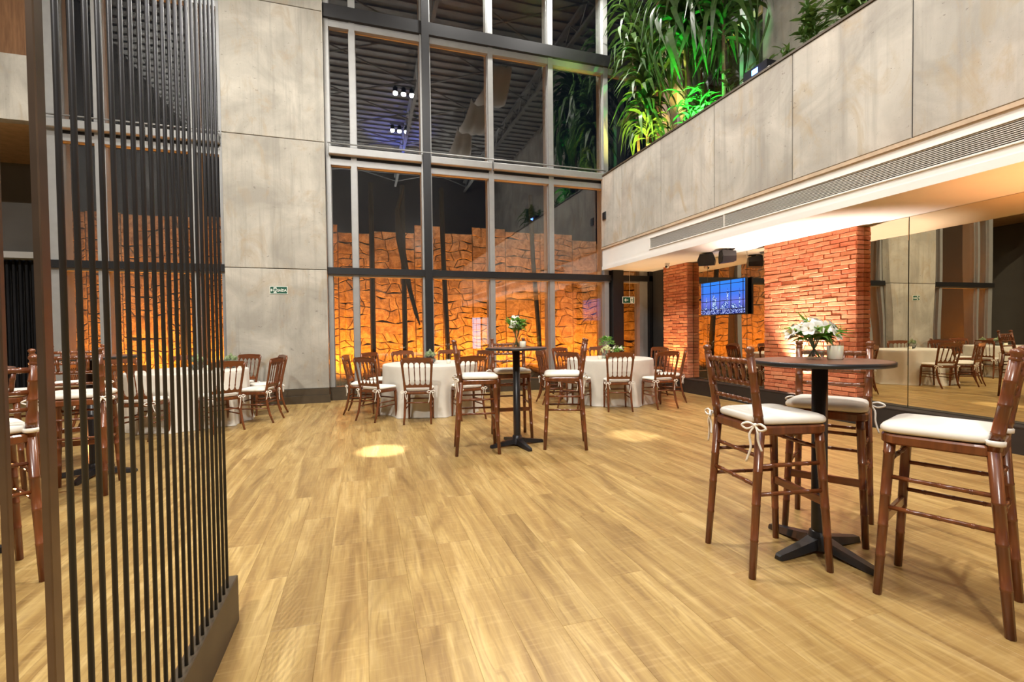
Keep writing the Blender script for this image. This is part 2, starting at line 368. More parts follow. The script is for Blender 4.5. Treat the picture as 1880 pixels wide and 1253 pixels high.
# ------------------------------------------------------------------ window walls
def glazing(name, x0, x1, mulls, sills=True, cass=True, zt=9.5):
    w = struct(name)
    if sills:
        q = MB(); q.box(x0, x1, 9.39, 9.60, 0, 0.21); q.box(x0, x1, 9.41, 9.58, 0.212, 0.25); q.build('sill', M['bronze'], w)
    for xa, xb, kind in mulls:
        q = MB()
        if kind == 'dark':
            q.box(xa, xb, 9.33, 9.72, 0.25, zt); q.box(xa-0.035, xa, 9.40, 9.66, 0.25, zt, 1); q.box(xb, xb+0.03, 9.44, 9.66, 0.25, zt, 1)
            q.build('mullion', [M['mull_dark'], M['silver']], w)
        else:
            q.box(xa, xb, YM, 9.66, 0.25, zt); q.box(xa-0.012, xb+0.012, 9.50, 9.54, 0.25, zt); q.box(xa+0.004, xb-0.004, 9.66, 9.76, 0.25, zt)
            q.build('mullion', M['silver'], w)
    for za, zb in ((2.37, 2.495), (7.10, 7.34)):
        q = MB(); q.box(x0, x1, 9.36, 9.60, za, zb, 0); q.box(x0, x1, 9.43, 9.56, za-0.035 if za < 3 else za-0.13, za-0.002, 1)
        q.build('transom', [M['mull_dark'], M['silver']], w)
    q = MB(); q.box(x0, x1, 9.44, 9.58, 4.53, 4.60, 0); q.box(x0, x1, 9.43, 9.56, 4.42, 4.53, 1); q.build('transom', [M['mull_dark'], M['silver']], w)
    edges = sorted([x0] + [(a+b)/2 for a, b, k in mulls if a > x0+0.02 and b < x1-0.02] + [x1])
    for xa, xb in zip(edges, edges[1:]):
        for za, zb in ((0.25, 2.37), (2.495, 4.42), (4.60, 6.97), (7.34, zt)):
            q = MB(); q.box(xa+0.004, xb-0.004, YG-0.004, YG+0.004, za, zb); q.build('pane', M['pane'], w)
    return w
win1 = glazing('window_1', -0.60, 6.98, [(-0.60,-0.515,'s'), (-0.155,-0.05,'s'), (1.19,1.335,'dark'), (2.54,2.645,'s'), (3.87,3.98,'s'), (5.19,5.30,'s')])
win2 = glazing('window_2', -4.80, -2.26, [(-4.80,-4.60,'s'), (-4.12,-4.02,'s'), (-2.78,-2.68,'s'), (-2.34,-2.26,'s')])
for w, x0, x1, cuts in ((win1, -0.56, 5.2, (1.18, 2.60)), (win2, -4.75, -2.3, (-3.4,))):
    ed = [x0] + list(cuts) + [x1]
    for a, b in zip(ed, ed[1:]):
        q = MB(); a2 = a+0.015 + (0.14 if abs(a-1.18) < .01 else 0)
        q.cham(a2, b-0.015, -9.43, -9.31, 4.585, 4.725, 0.012, 1, 1); q.v = [(x,-y,z) for x,y,z in q.v]; q.f = [f[::-1] for f in q.f]
        q.build('blind_cassette', M['silver'], w)
    q = MB(); q.tube([(x0, 9.34, 4.79), (x1, 9.34, 4.79)], 0.013, 6)
    for a in ed: q.tube([(min(max(a,x0+.02),x1-.02), 9.34, 4.72), (min(max(a,x0+.02),x1-.02), 9.34, 4.79)], 0.008, 5)
    q.build('rail', M['silver'], w)
# glazed door beside the pier
door = struct('door_1')
q = MB(); q.box(5.34, 5.60, 9.30, 9.60, 0.0, 2.62); q.build('door_post', M['mull_dark'], door)
q = MB(); q.box(6.08, 6.19, 9.40, 9.62, 0.02, 2.62); q.box(6.20, 6.30, 9.42, 9.62, 0.02, 2.62); q.build('door_jamb', M['silver'], door)
q = MB(); q.box(6.31, 6.78, 9.36, 9.62, 0.0, 2.62); q.box(6.40, 6.43, 9.345, 9.362, 0.2, 2.5); q.build('dark_panel', M['mull_dark'], door)
w3 = struct('window_3')          # tall lit window at the rear, mirrored in the main panes
q = MB(); q.box(5.70, 6.22, -6.2, -6.14, .25, 2.05); q.build('frame', M['mull_dark'], w3)
for k in range(5):
    for j in range(2):
        q = MB(); q.box(5.73+j*.24, 5.95+j*.24, -6.145, -6.13, .30+k*.345, .625+k*.345); q.build('lit_pane', M['daylit'], w3)
# ------------------------------------------------------------------ left alcove, seen between the posts of the screen
al = struct('wall_alcove')
q = MB(); q.box(-7.5, -4.86, 9.27, 9.45, 4.62, 5.62); q.build('concrete_panel', M['concrete'], al)
q = MB(); q.prism([(-7.6,9.45),(-4.9,9.45),(-4.9,9.6),(-6.0,11.9),(-7.6,11.9)], lambda u, v, sd: (u, v, 4.62+.1*sd)); q.build('soffit_panel', plain('peach_soffit', (0.62,0.40,0.22), 0.8), al)
q = MB(); q.box(-7.5, -4.83, 9.40, 9.6, 5.63, 9.5); q.build('walnut_panel', M['panelwood'], al)
q = MB(); q.box(-7.6, -5.45, 9.26, 9.34, 5.95, 7.2); q.build('dark_opening', M['darkwall'], al)
q = MB(); q.box(-7.6, -5.98, 11.6, 11.8, 2.9, 4.62); q.build('grey_panel', M['wallgrey'], al)
q = MB(); q.box(-7.6, -5.95, 11.45, 11.8, 2.78, 2.9); q.build('lintel', M['white'], al)
q = MB(); q.box(-7.6, -6.0, 11.95, 12.05, 0, 2.78); q.build('dark_backing', M['darkwall'], al)
for k in range(14):
    q = MB(); q.box(-7.4+k*0.1, -7.36+k*0.1, 11.7, 11.76, 0, 2.77); q.build('louver', M['rod'], al)
q = MB(); q.prism([(-4.87,9.6),(-4.80,9.6),(-5.90,11.95),(-6.0,11.95)], lambda u, v, sd: (u, v, 9.5*sd)); q.build('side_panel', M['darkwall'], al)
q = MB(); q.box(-7.7, -7.6, 9.0, 12.1, 0, 9.5); q.build('end_panel', M['wallgrey'], al)
q = MB(); q.prism([(-7.6,9.45),(-4.9,9.45),(-4.9,9.6),(-6.0,11.9),(-7.6,11.9)], lambda u, v, sd: (u, v, -.1+.098*sd)); q.build('alcove_floor', M['plank'], al)

# ------------------------------------------------------------------ balcony: concrete parapet, fascia, soffit, grille
bal = struct('wall_balcony')
ys = [9.39, 8.53, 7.20, 5.87, 4.52, 3.19, 1.86, 0.53, -0.80, -2.13, -3.5, -4.8, -6.2]
for a, b in zip(ys, ys[1:]):
    q = MB(); q.cham(-5.25, -5.10, -a+0.005, -b-0.005, 3.10, 4.645, 0.006, 0, 1)
    q.v = [(-x,-y,z) for x,y,z in q.v]
    q.build('concrete_panel', M['parapet'], bal)
q = MB(); q.box(5.11, 5.27, -6.2, 9.39, 3.10, 4.64); q.build('backing', M['darkwall'], bal)
q = MB(); q.box(5.085, 5.29, -6.2, 9.39, 4.647, 4.675); q.build('coping', M['bronze'], bal)
q = MB(); q.box(5.20, 5.28, 9.10, 9.38, 4.2, 4.21); 
fas = MB()
fas.box(5.13, 5.35, 7.60, 9.40, 2.60, 3.055); fas.box(5.13, 5.35, -6.2, 7.60, 2.965, 3.055); fas.box(5.13, 5.35, -6.2, 7.60, 2.60, 2.765)
fas.box(5.115, 5.13, -6.2, 9.40, 2.60, 2.68); fas.box(5.23, 5.35, -6.2, 7.60, 2.765, 2.965, 1)
t1 = struct('trim_5', fas, [M['white'], M['darkwall']])
q = MB(); q.box(5.105, 5.30, -6.2, 9.395, 3.058, 3.098); struct('trim_6', q, plain('beige_strip', (0.55,0.42,0.29), 0.7))
gr = thing('vent_grille', 'long white slotted air grille set in the white fascia below the concrete balcony', 'air grille', (5.16, 0, 2.865))
q = MB(); q.box(-0.045, 0.03, 7.57, 7.60, -0.1, 0.1); q.box(-0.045, 0.03, -6.1, -6.07, -0.1, 0.1); q.box(-0.042, 0.03, 5.69, 5.70, -0.1, 0.1); q.box(-0.046, 0.03, -6.1, 7.6, 0.093, 0.104); q.box(-0.046, 0.03, -6.1, 7.6, -0.104, -0.093)
q.build('frame', M['white'], gr)
for ya, yb in ((5.70, 7.57), (-6.07, 5.69)):
    sq = MB(); sq.add([(-0.034,ya,-0.0035),(0.03,ya,0.004),(0.03,ya,0.0075),(-0.034,ya,0.001),(-0.034,yb,-0.0035),(0.03,yb,0.004),(0.03,yb,0.0075),(-0.034,yb,0.001)],
       [(0,1,2,3),(7,6,5,4),(0,4,5,1),(1,5,6,2),(2,6,7,3),(3,7,4,0)]); me = sq.mesh('slat', M['white'])
    for k in range(11): link('slat', me, gr, (0, 0, -0.086+k*0.0172))
q = MB(); q.box(5.35, 6.9, -6.2, 9.40, 2.60, 3.08); struct('trim_7', q, M['white'])      # soffit slab
# mezzanine behind the parapet: planter, end wall, side wall
mz = struct('wall_mezzanine')
q = MB(); q.box(5.28, 8.0, -6.2, 9.40, 3.08, 3.3); struct('floor_mezzanine', q, M['darkwall'])
q = MB(); q.box(5.28, 6.15, -6.2, 9.35, 3.3, 4.42); struct('trim_8', q, M['soil'])
q = MB(); q.box(6.98, 7.2, -6.2, 6.80, 3.3, 9.5); q.build('concrete_panel', M['parapet'], mz)
q = MB(); q.box(6.78, 7.05, 9.22, 9.72, 2.62, 9.5); q.build('corner_pillar', plain('pink_plaster', (0.62,0.47,0.36), 0.7), mz)
q = MB(); q.box(6.98, 7.16, 9.02, 9.22, 3.3, 9.5); q.build('corner_pillar', M['white'], mz)
for y, w_ in ((8.75, 0.07), (7.18, 0.16)):
    q = MB(); q.box(6.90, 7.14, y-w_/2, y+w_/2, 3.3, 9.5); q.build('mullion', M['silver'], mz)
q = MB(); q.box(6.96, 7.14, 6.8, 9.02, 7.10, 7.32, 0); q.box(6.95, 7.0, 6.8, 9.02, 6.97, 7.10, 1); q.build('transom', [M['mull_dark'], plain('brass_strip', (0.5,0.38,0.14), 0.5)], mz)
for ya, yb in ((6.80, 7.18), (7.18, 8.75), (8.75, 9.02)):
    q = MB(); q.box(7.06, 7.068, ya+.005, yb-.005, 3.3, 7.1); q.build('pane', M['pane'], mz)
q = MB(); q.box(8.0, 8.2, 2, 12, 3.0, 9.5); q.build('dark_backing', M['darkwall'], mz)

# ------------------------------------------------------------------ mirrored wall, plinth and brick piers
q = MB(); q.box(6.12, 6.41, -6.2, 9.38, 0, 0.26); q.box(6.115, 6.41, -6.2, 9.38, 0.262, 0.275); struct('baseboard_right', q, M['plinth'])
mw_ = struct('wall_mirror', None, None, (0,0,0))
for a, b in ((7.47, 7.90), (6.48, 7.465), (5.95, 6.475), (3.975, 4.52), (2.30, 3.97), (0.6, 2.295), (-1.1, 0.595), (-2.8, -1.105), (-4.5, -2.805), (-6.2, -4.505)):
    q = MB(); L = b-a; q.cham(-0.006, 0.006, -L/2+0.0015, L/2-0.0015, 0.278, 2.598, 0.002, 0, -1)
    far = a > 5; near = 0.5 < a < 5; yc = (a+b)/2
    q.build('mirror_panel', M['mirror'], mw_, ((6.35+(yc-7.9)*.0244) if far else (6.335+(yc-4.5)*.0244) if near else 6.24, yc, 0)).rotation_euler = (0, 0, R(-1.4 if far or near else 0))
def pier(name, ya, yb, rows=38):
    h0, h1 = 0.278, 2.60; rh = (h1-h0)/rows
    q = MB(); q.box(6.218, 6.41, ya+0.012, yb-0.012, h0, h1); p = struct(name, q, M['mortar'])
    cache = {}
    def brick(y0, y1, z, x=6.2, end=False):
        key = (round((y1-y0)*100), random.randrange(3), end)
        if key not in cache:
            L = y1-y0; g = 0.004; b = MB()
            if not end: b.cham(0, 0.03, -L/2+g, L/2-g, -rh/2+g, rh/2-g, 0.005, 0, -1)
            else: b.cham(-L/2+g, L/2-g, 0, 0.02, -rh/2+g, rh/2-g, 0.005, 1, -1)
            b.v = [(v[0]+random.uniform(-.0025,.0025), v[1]+random.uniform(-.0035,.0035), v[2]+random.uniform(-.004,.004)) for v in b.v]
            cache[key] = b.mesh('brick', M['brick'])
        o = link('brick', cache[key], p)
        if not end: o.location = (x + random.uniform(-0.006, 0.004), (y0+y1)/2, z+random.uniform(-.002,.002)); o.rotation_euler = (R(random.uniform(-1.0,1.0)), 0, R(random.uniform(-.9,.9)))
        else: o.location = (x+(y1-y0)/2, ya+random.uniform(-.004,.002), z)
    for r in range(rows):
        z = h0+(r+0.5)*rh; y = ya - (0.12 if r % 2 else 0.0) - random.uniform(0, .02); n = 0
        while y < yb-0.01:
            L = random.choice((0.22, 0.24, 0.26, 0.23))
            a, b = max(y, ya), min(y+L, yb)
            if b < yb and yb-b < 0.07: b = yb; L = b-y
            if b-a > 0.03: brick(a, b, z)
            y += L
        brick(0, 0.14, z, 6.205, True)
    return p
pier('wall_pier', 4.52, 6.01); pier('wall_pier', 7.90, 8.68)

# ------------------------------------------------------------------ outside: rubble wall, ground, palms
YS = 11.35
q = MB(); q.box(-9, 10, 9.62, YS+0.3, -0.3, -0.03); struct('ground', q, M['gravel'])
q = MB(); q.box(-5.75, 10, YS+0.055, YS+0.5, -0.1, 3.56); sw = struct('wall_stone', q, M['stone_joint'])
def warp(x, z):
    return (x + 0.04*math.sin(4.7*z+2.3*x) + 0.03*math.sin(9.1*z+6.1*x+1), z + 0.03*math.sin(5.1*x+0.7*z) + 0.03*math.sin(13.3*x+3.9*z+2))
stones = []
x = -5.75
while x < 9.0:
    wS = random.uniform(0.55, 0.95); top = 3.70+random.uniform(-0.16, 0.16); dep = random.choice((0, -0.012, -0.02, 0.01)); z = -0.05
    while z < top-0.02:
        hS = random.uniform(0.11, 0.29)
        if top-(z+hS) < 0.12: hS = top-z
        n = random.choice((2, 2, 3, 3, 4)) if hS < 0.24 else random.choice((1, 2, 2, 3))
        cuts = [0]+sorted(random.uniform(0.25, 0.75) if n == 2 else (k+random.uniform(.7,1.3))/n for k in range(n-1))+[1]
        sk = [0]+[random.uniform(-.07,.07) for _ in range(n-1)]+[0]
        for k in range(n):
            xa, xb = x+cuts[k]*wS, x+cuts[k+1]*wS; sa, sb = sk[k], sk[k+1]
            pl = [(xa-sa, z), ((xa+xb)/2, z), (xb-sb, z), (xb, z+hS/2), (xb+sb, z+hS), ((xa+xb)/2, z+hS), (xa+sa, z+hS), (xa, z+hS/2)]
            vert = {0,2,3,4,6,7}
            pw = [warp(*p) for p in pl]
            # keep the outer edges of the strip straight
            pw = [((pl[i][0] if (abs(pl[i][0]-x) < .01 or abs(pl[i][0]-x-wS) < .01) else pw[i][0]), pw[i][1] if z+hS < top-.01 or pl[i][1] < z+.01 else pl[i][1]) for i in range(8)]
            cx = sum(p[0] for p in pw)/8; cz = sum(p[1] for p in pw)/8
            stones.append((cx, cz, pw, dep+random.uniform(-0.007, 0.007)))
        z += hS
    x += wS
def stone_shape(q, cx, cz, pw, dep, ox, oz):
    def ring(g, y):
        out = []
        for px, pz in pw:
            d = Vector((px-cx, pz-cz)); L = d.length; d = d*max(0.2, (L-g)/L); out.append((ox+d.x, y, oz+d.y))
        return out
    a, b, c = ring(0.0065, 0.07), ring(0.0075, 0.018+dep), ring(0.020, 0.006+dep)
    q.add(a+b+c, [(i,(i+1)%8,8+(i+1)%8,8+i) for i in range(8)] + [(8+i,8+(i+1)%8,16+(i+1)%8,16+i) for i in range(8)] + [tuple(range(16,24))])
def see(s): 
    cx, cz = s[0], s[1]
    return (0 if -0.9 < cx < 6.6 and cz > 0.2 else 1, abs(cx-2.6))
stones.sort(key=see)
for i, (cx, cz, pw, dep) in enumerate(stones[:300]):
    if True:
        q = MB(); stone_shape(q, cx, cz, pw, dep, 0, 0); q.build('stone', M['stone'], sw, (cx, YS, cz))
fix = MB()
for i, (cx, cz, pw, dep) in enumerate(stones[300:]): 
    q = MB(); stone_shape(q, cx, cz, pw, dep, 0, 0); fix.add([(v[0]+cx, v[1]+YS, v[2]+cz) for v in q.v], q.f)
tag(fix.build('stone', M['stone'], sw), kind='stuff')
#SECTION-OBJECTS
# ------------------------------------------------------------------ turned wood helpers
def bamboo(q, p0, p1, r0, r1, rings=(), n=8, bulge=1.12, mid=None):
    p0, p1 = Vector(p0), Vector(p1); L = (p1-p0).length
    ts = [0.0]; rs = [r0]
    def rad(t): return r0+(r1-r0)*t
    for t in sorted(rings):
        for dt, k in ((-0.0085, 1), (-0.0055, bulge), (-0.0020, 0.99), (0.0015, bulge), (0.0045, 1)):
            tt = t+dt/L*0.9; ts.append(tt); rs.append(rad(tt)*k)
    ts.append(1.0); rs.append(r1)
    q.tube([p0.lerp(p1, t) for t in ts], rs, n)
def rounded(w0, w1, y0, y1, r, n=4):
    # trapezoid outline: width w0 at y0 (back), w1 at y1 (front), rounded corners
    P = [(w0/2, y0), (w1/2, y1), (-w1/2, y1), (-w0/2, y0)]; out = []
    for i in range(4):
        a, b, c = Vector(P[i-1]), Vector(P[i]), Vector(P[(i+1)%4])
        d0 = (a-b).normalized(); d1 = (c-b).normalized()
        for k in range(n+1):
            t = k/n; p = b + d0*r*(1-t)**2 + d1*r*t**2; out.append((p.x, p.y))
    return out
def layered(q, poly, layers, mi=0, smooth=True):
    n = len(poly); cx = sum(p[0] for p in poly)/n; cy = sum(p[1] for p in poly)/n; vs = []
    for inset, z in layers:
        for x, y in poly:
            d = Vector((x-cx, y-cy)); L = d.length; k = max(0.02, (L-inset)/L); vs.append((cx+d.x*k, cy+d.y*k, z))
    m = len(layers)
    fs = [(j*n+i, j*n+(i+1)%n, (j+1)*n+(i+1)%n, (j+1)*n+i) for j in range(m-1) for i in range(n)]
    fs += [tuple(range(n))[::-1], tuple(range((m-1)*n, m*n))]
    q.add(vs, fs, mi, smooth)
def cushion(q, w0, w1, y0, y1, z, h=0.048):
    layered(q, rounded(w0, w1, y0, y1, 0.075, 5), [(0.02, z), (0.002, z+0.006), (-0.003, z+h*.25), (-0.004, z+h*.45), (-0.002, z+h*.62), (0.006, z+h*.82), (0.028, z+h*.98), (0.09, z+h*1.06), (0.15, z+h*1.1)])
def curve_tube(q, pts, rad, n=5, sub=4):
    P = [Vector(p) for p in pts]; N = len(P); out = []; rr = []
    for i in range(N-1):
        a, b, c, d = P[max(i-1,0)], P[i], P[i+1], P[min(i+2,N-1)]
        for k in range(sub):
            t = k/sub; out.append(0.5*((2*b)+(c-a)*t+(2*a-5*b+4*c-d)*t*t+(3*b-a-3*c+d)*t**3)); rr.append(rad[i]+(rad[i+1]-rad[i])*t)
    out.append(P[-1]); rr.append(rad[-1]); q.tube(out, rr, n)
def bow(q, c, s=1.0, out=(0,-1), seed=0):
    rnd = random.Random(seed); c = Vector(c); o = Vector((out[0], out[1], 0)); sd = Vector((-out[1], out[0], 0))
    q.ball(c+o*0.006, 0.011*s, 6, 4)
    for k in (-1, 1):
        a = rnd.uniform(.8, 1.2)
        curve_tube(q, [c+o*.006, c+o*.02+sd*k*.03*s*a+Vector((0,0,.012)), c+o*.028+sd*k*.058*s*a+Vector((0,0,-.004)), c+o*.022+sd*k*.03*s+Vector((0,0,-.02)), c+o*.006], [.004,.007,.006,.006,.004], 5)
        L = rnd.uniform(.10, .17)*s; w = rnd.uniform(.2, .5)
        curve_tube(q, [c+o*.006, c+o*.02+sd*k*.02*s+Vector((0,0,-L*.25)), c+o*.015+sd*k*.035*s*w*2+Vector((0,0,-L*.6)), c+o*.018+sd*k*(.03+.03*w)*s+Vector((0,0,-L))], [.004,.0065,.006,.0055], 5)

# ------------------------------------------------------------------ bamboo turned bar stool
def make_stool(wrap=False, seed=1):
    t = empty('bar_stool'); ZS = 0.755; w = M['wood']
    for s in (-1, 1):
        q = MB(); bamboo(q, (s*0.205, 0.205, 0), (s*0.175, 0.165, ZS-0.02), 0.0175, 0.023, (0.26, 0.46, 0.66, 0.93)); q.build('leg', w, t)
        q = MB()
        foot, knee, top = Vector((s*0.205,-0.235,0)), Vector((s*0.188,-0.180,ZS)), Vector((s*0.196,-0.238,1.135))
        bamboo(q, foot, knee, 0.0175, 0.0235, (0.26, 0.50, 0.72))
        bamboo(q, knee, top, 0.0235, 0.0195, (0.20, 0.52, 0.78))
        f = top; d = (top-knee).normalized()
        q.tube([f, f+d*.006, f+d*.012, f+d*.02, f+d*.030, f+d*.042, f+d*.050], [.0195,.023,.017,.017,.024,.022,.008], 8)
        q.build('back_post', w, t)
    q = MB(); layered(q, rounded(0.41, 0.43, -0.21, 0.205, 0.085, 5), [(0.012, ZS-0.028), (0.0, ZS-0.020), (0.0, ZS+0.012), (0.008, ZS+0.02), (0.05, ZS+0.021)], 0, False); q.build('seat_frame', w, t)
    q = MB(); cushion(q, 0.385, 0.425, -0.19, 0.205, ZS+0.022); cu = q.build('cushion', M['cream'], t)
    for s in (-1, 1):
        q = MB()
        if wrap:
            q.lathe([(0.024,-0.012),(0.031,-0.010),(0.032,0.008),(0.026,0.012)], 10, (s*0.188,-0.186,ZS+0.035))
            q.tube([(s*.188,-.16,ZS+.04),(s*.17,-.14,ZS+.04)], .008, 5)
        else: bow(q, (s*0.196, -0.208, ZS+0.028), 1.15, (s*.35,-.94), seed*7+s)
        q.build('tie', M['ribbon'], cu)
    def post(z): k = (z-ZS)/(1.135-ZS); return 0.188+0.008*k, -0.180-0.058*k
    for z, r in ((1.105, .0145), (0.99, .013), (0.90, .0115)):
        x, y = post(z); q = MB(); bamboo(q, (-x, y, z), (x, y, z), r, r, [k/8 for k in range(1, 8)], 8, 1.22); q.build('back_rail', M['woodx'], t)
    for k in range(5):
        x = -0.12+k*0.06; a = post(0.995); b = post(1.10)
        q = MB(); bamboo(q, (x*0.96, a[1], .995), (x*1.02, b[1], 1.10), .0095, .0115, (0.3, 0.68), 6, 1.2); q.build('spindle', w, t)
    def at(z, front): 
        if front: k = z/(ZS-.02); return 0.205-0.03*k, 0.205-0.04*k
        k = z/ZS; return 0.205-0.017*k, -0.235+0.055*k
    for z in (0.57, 0.425):
        for s in (-1, 1):
            f, b = at(z, 1), at(z, 0); q = MB(); bamboo(q, (s*b[0], b[1], z), (s*f[0], f[1], z), .0105, .0105, (.22, .5, .78), 6, 1.2); q.build('side_rung', M['woodx'], t)
    for z in (0.62, 0.47):
        b = at(z, 0); q = MB(); bamboo(q, (-b[0], b[1], z), (b[0], b[1], z), .0105, .0105, (.22, .5, .78), 6, 1.2); q.build('back_rung', M['woodx'], t)
    f = at(0.645, 1); q = MB(); bamboo(q, (-f[0], f[1], .645), (f[0], f[1], .645), .0105, .0105, (.25, .5, .75), 6, 1.2); q.build('front_rung', M['woodx'], t)
    f = at(0.365, 1); q = MB(); q.cham(-f[0], f[0], f[1]-.011, f[1]+.011, .345, .388, .004, 2, 1); q.build('foot_rest', M['woodx'], t)
    return t
STOOL = make_stool(False, 1); STOOLW = make_stool(True, 3)
used = set()
def put(proto, x, y, ang, label, cat, group):
    o = proto if proto.name not in used else copy_tree(proto)
    used.add(proto.name); o.location = (x, y, 0); o.rotation_euler = (0, 0, R(ang-90)); return tag(o, label, cat, group)
G_ST = 'mahogany bar stools with cream cushions'
for pr, x, y, a, lab in (
    (STOOL, 2.135, 2.045, -10, 'bow-tied mahogany bar stool left of the near bar table, its back to the left'),
    (STOOL, 2.80, 2.215, 212, 'mahogany bar stool behind the near bar table, its back against the brick pier'),
    (STOOLW, 2.59, 1.475, 112, 'nearest right mahogany bar stool, seen side on, cushion held by a plain band'),
    (STOOL, 1.155, 4.875, -9, 'bar stool left of the far bar table, its back to the left, bow hanging down'),
    (STOOL, 1.68, 5.33, 262, 'bar stool behind the black post of the far bar table, facing the camera'),
    (STOOL, 2.10, 4.755, 157, 'bar stool right of the far bar table, orange light on its back'),
    (STOOLW, -1.92, 3.10, 130, 'bar stool close behind the thick screen posts at the left edge of the photo'),
    (STOOL, -2.93, 5.05, 12, 'reddish bar stool seen further back between the two thick screen posts'),
    (STOOL, -2.22, 4.72, 100, 'bar stool behind the screen rods, its back to the camera'),
    (STOOL, -2.72, 5.78, -65, 'bar stool behind the screen rods, facing the camera beyond the bar table')):
    put(pr, x, y, a, lab, 'stool', G_ST)

# ------------------------------------------------------------------ round bar tables
def make_bar_table():
    t = empty('bar_table')
    q = MB(); q.lathe([(0.001, 1.066), (0.335, 1.066), (0.338, 1.07), (0.338, 1.0895), (0.33, 1.0905), (0.001, 1.0905)], 48); q.build('tabletop', M['tabletop'], t)
    q = MB(); q.lathe([(0.337, 1.064), (0.343, 1.066), (0.343, 1.088), (0.337, 1.0902)], 48); q.build('edge_band', M['black'], t)
    q = MB(); q.lathe([(0.04, 0.08), (0.04, 1.055), (0.001, 1.055)], 24); q.lathe([(0.12, 1.052), (0.12, 1.066)], 20); q.build('post', M['black'], t)
    q = MB(); q.lathe([(0.075, 0.02), (0.07, 0.06), (0.055, 0.085), (0.05, 0.11), (0.04, 0.115)], 20); q.build('hub', M['black'], t)
    for k in range(4):
        a = k*PI/2; q = MB(); vs = []
        for d, w, h0, h1 in ((0.03, .045, .03, .085), (0.12, .036, .02, .065), (0.26, .028, .004, .040), (0.315, .024, .0, .030), (0.325, .018, .004, .022)):
            for sx, z in ((-1, h0), (1, h0), (.75, h1), (-.75, h1)):
                vs.append((d*math.cos(a)-sx*w*math.sin(a), d*math.sin(a)+sx*w*math.cos(a), z))
        q.add(vs, [(j*4+i, j*4+(i+1)%4, j*4+4+(i+1)%4, j*4+4+i) for j in range(4) for i in range(4)] + [(16,17,18,19), (3,2,1,0)]); q.build('foot', M['black'], t)
    return t
BT = make_bar_table()
for x, y, a, lab in ((2.475, 2.01, 3, 'near tall round bar table with brown top on a black cross foot'),
                     (1.62, 4.95, 8, 'far tall round bar table standing in the middle of the floor'),
                     (-2.36, 5.22, 0, 'tall bar table behind the screen rods, set deeper in the left hall'),
                     (-2.36, 3.55, 0, 'bar table at the left edge, only its black foot showing')):
    o = put(BT, x, y, a+90, lab, 'table', 'tall bar tables')

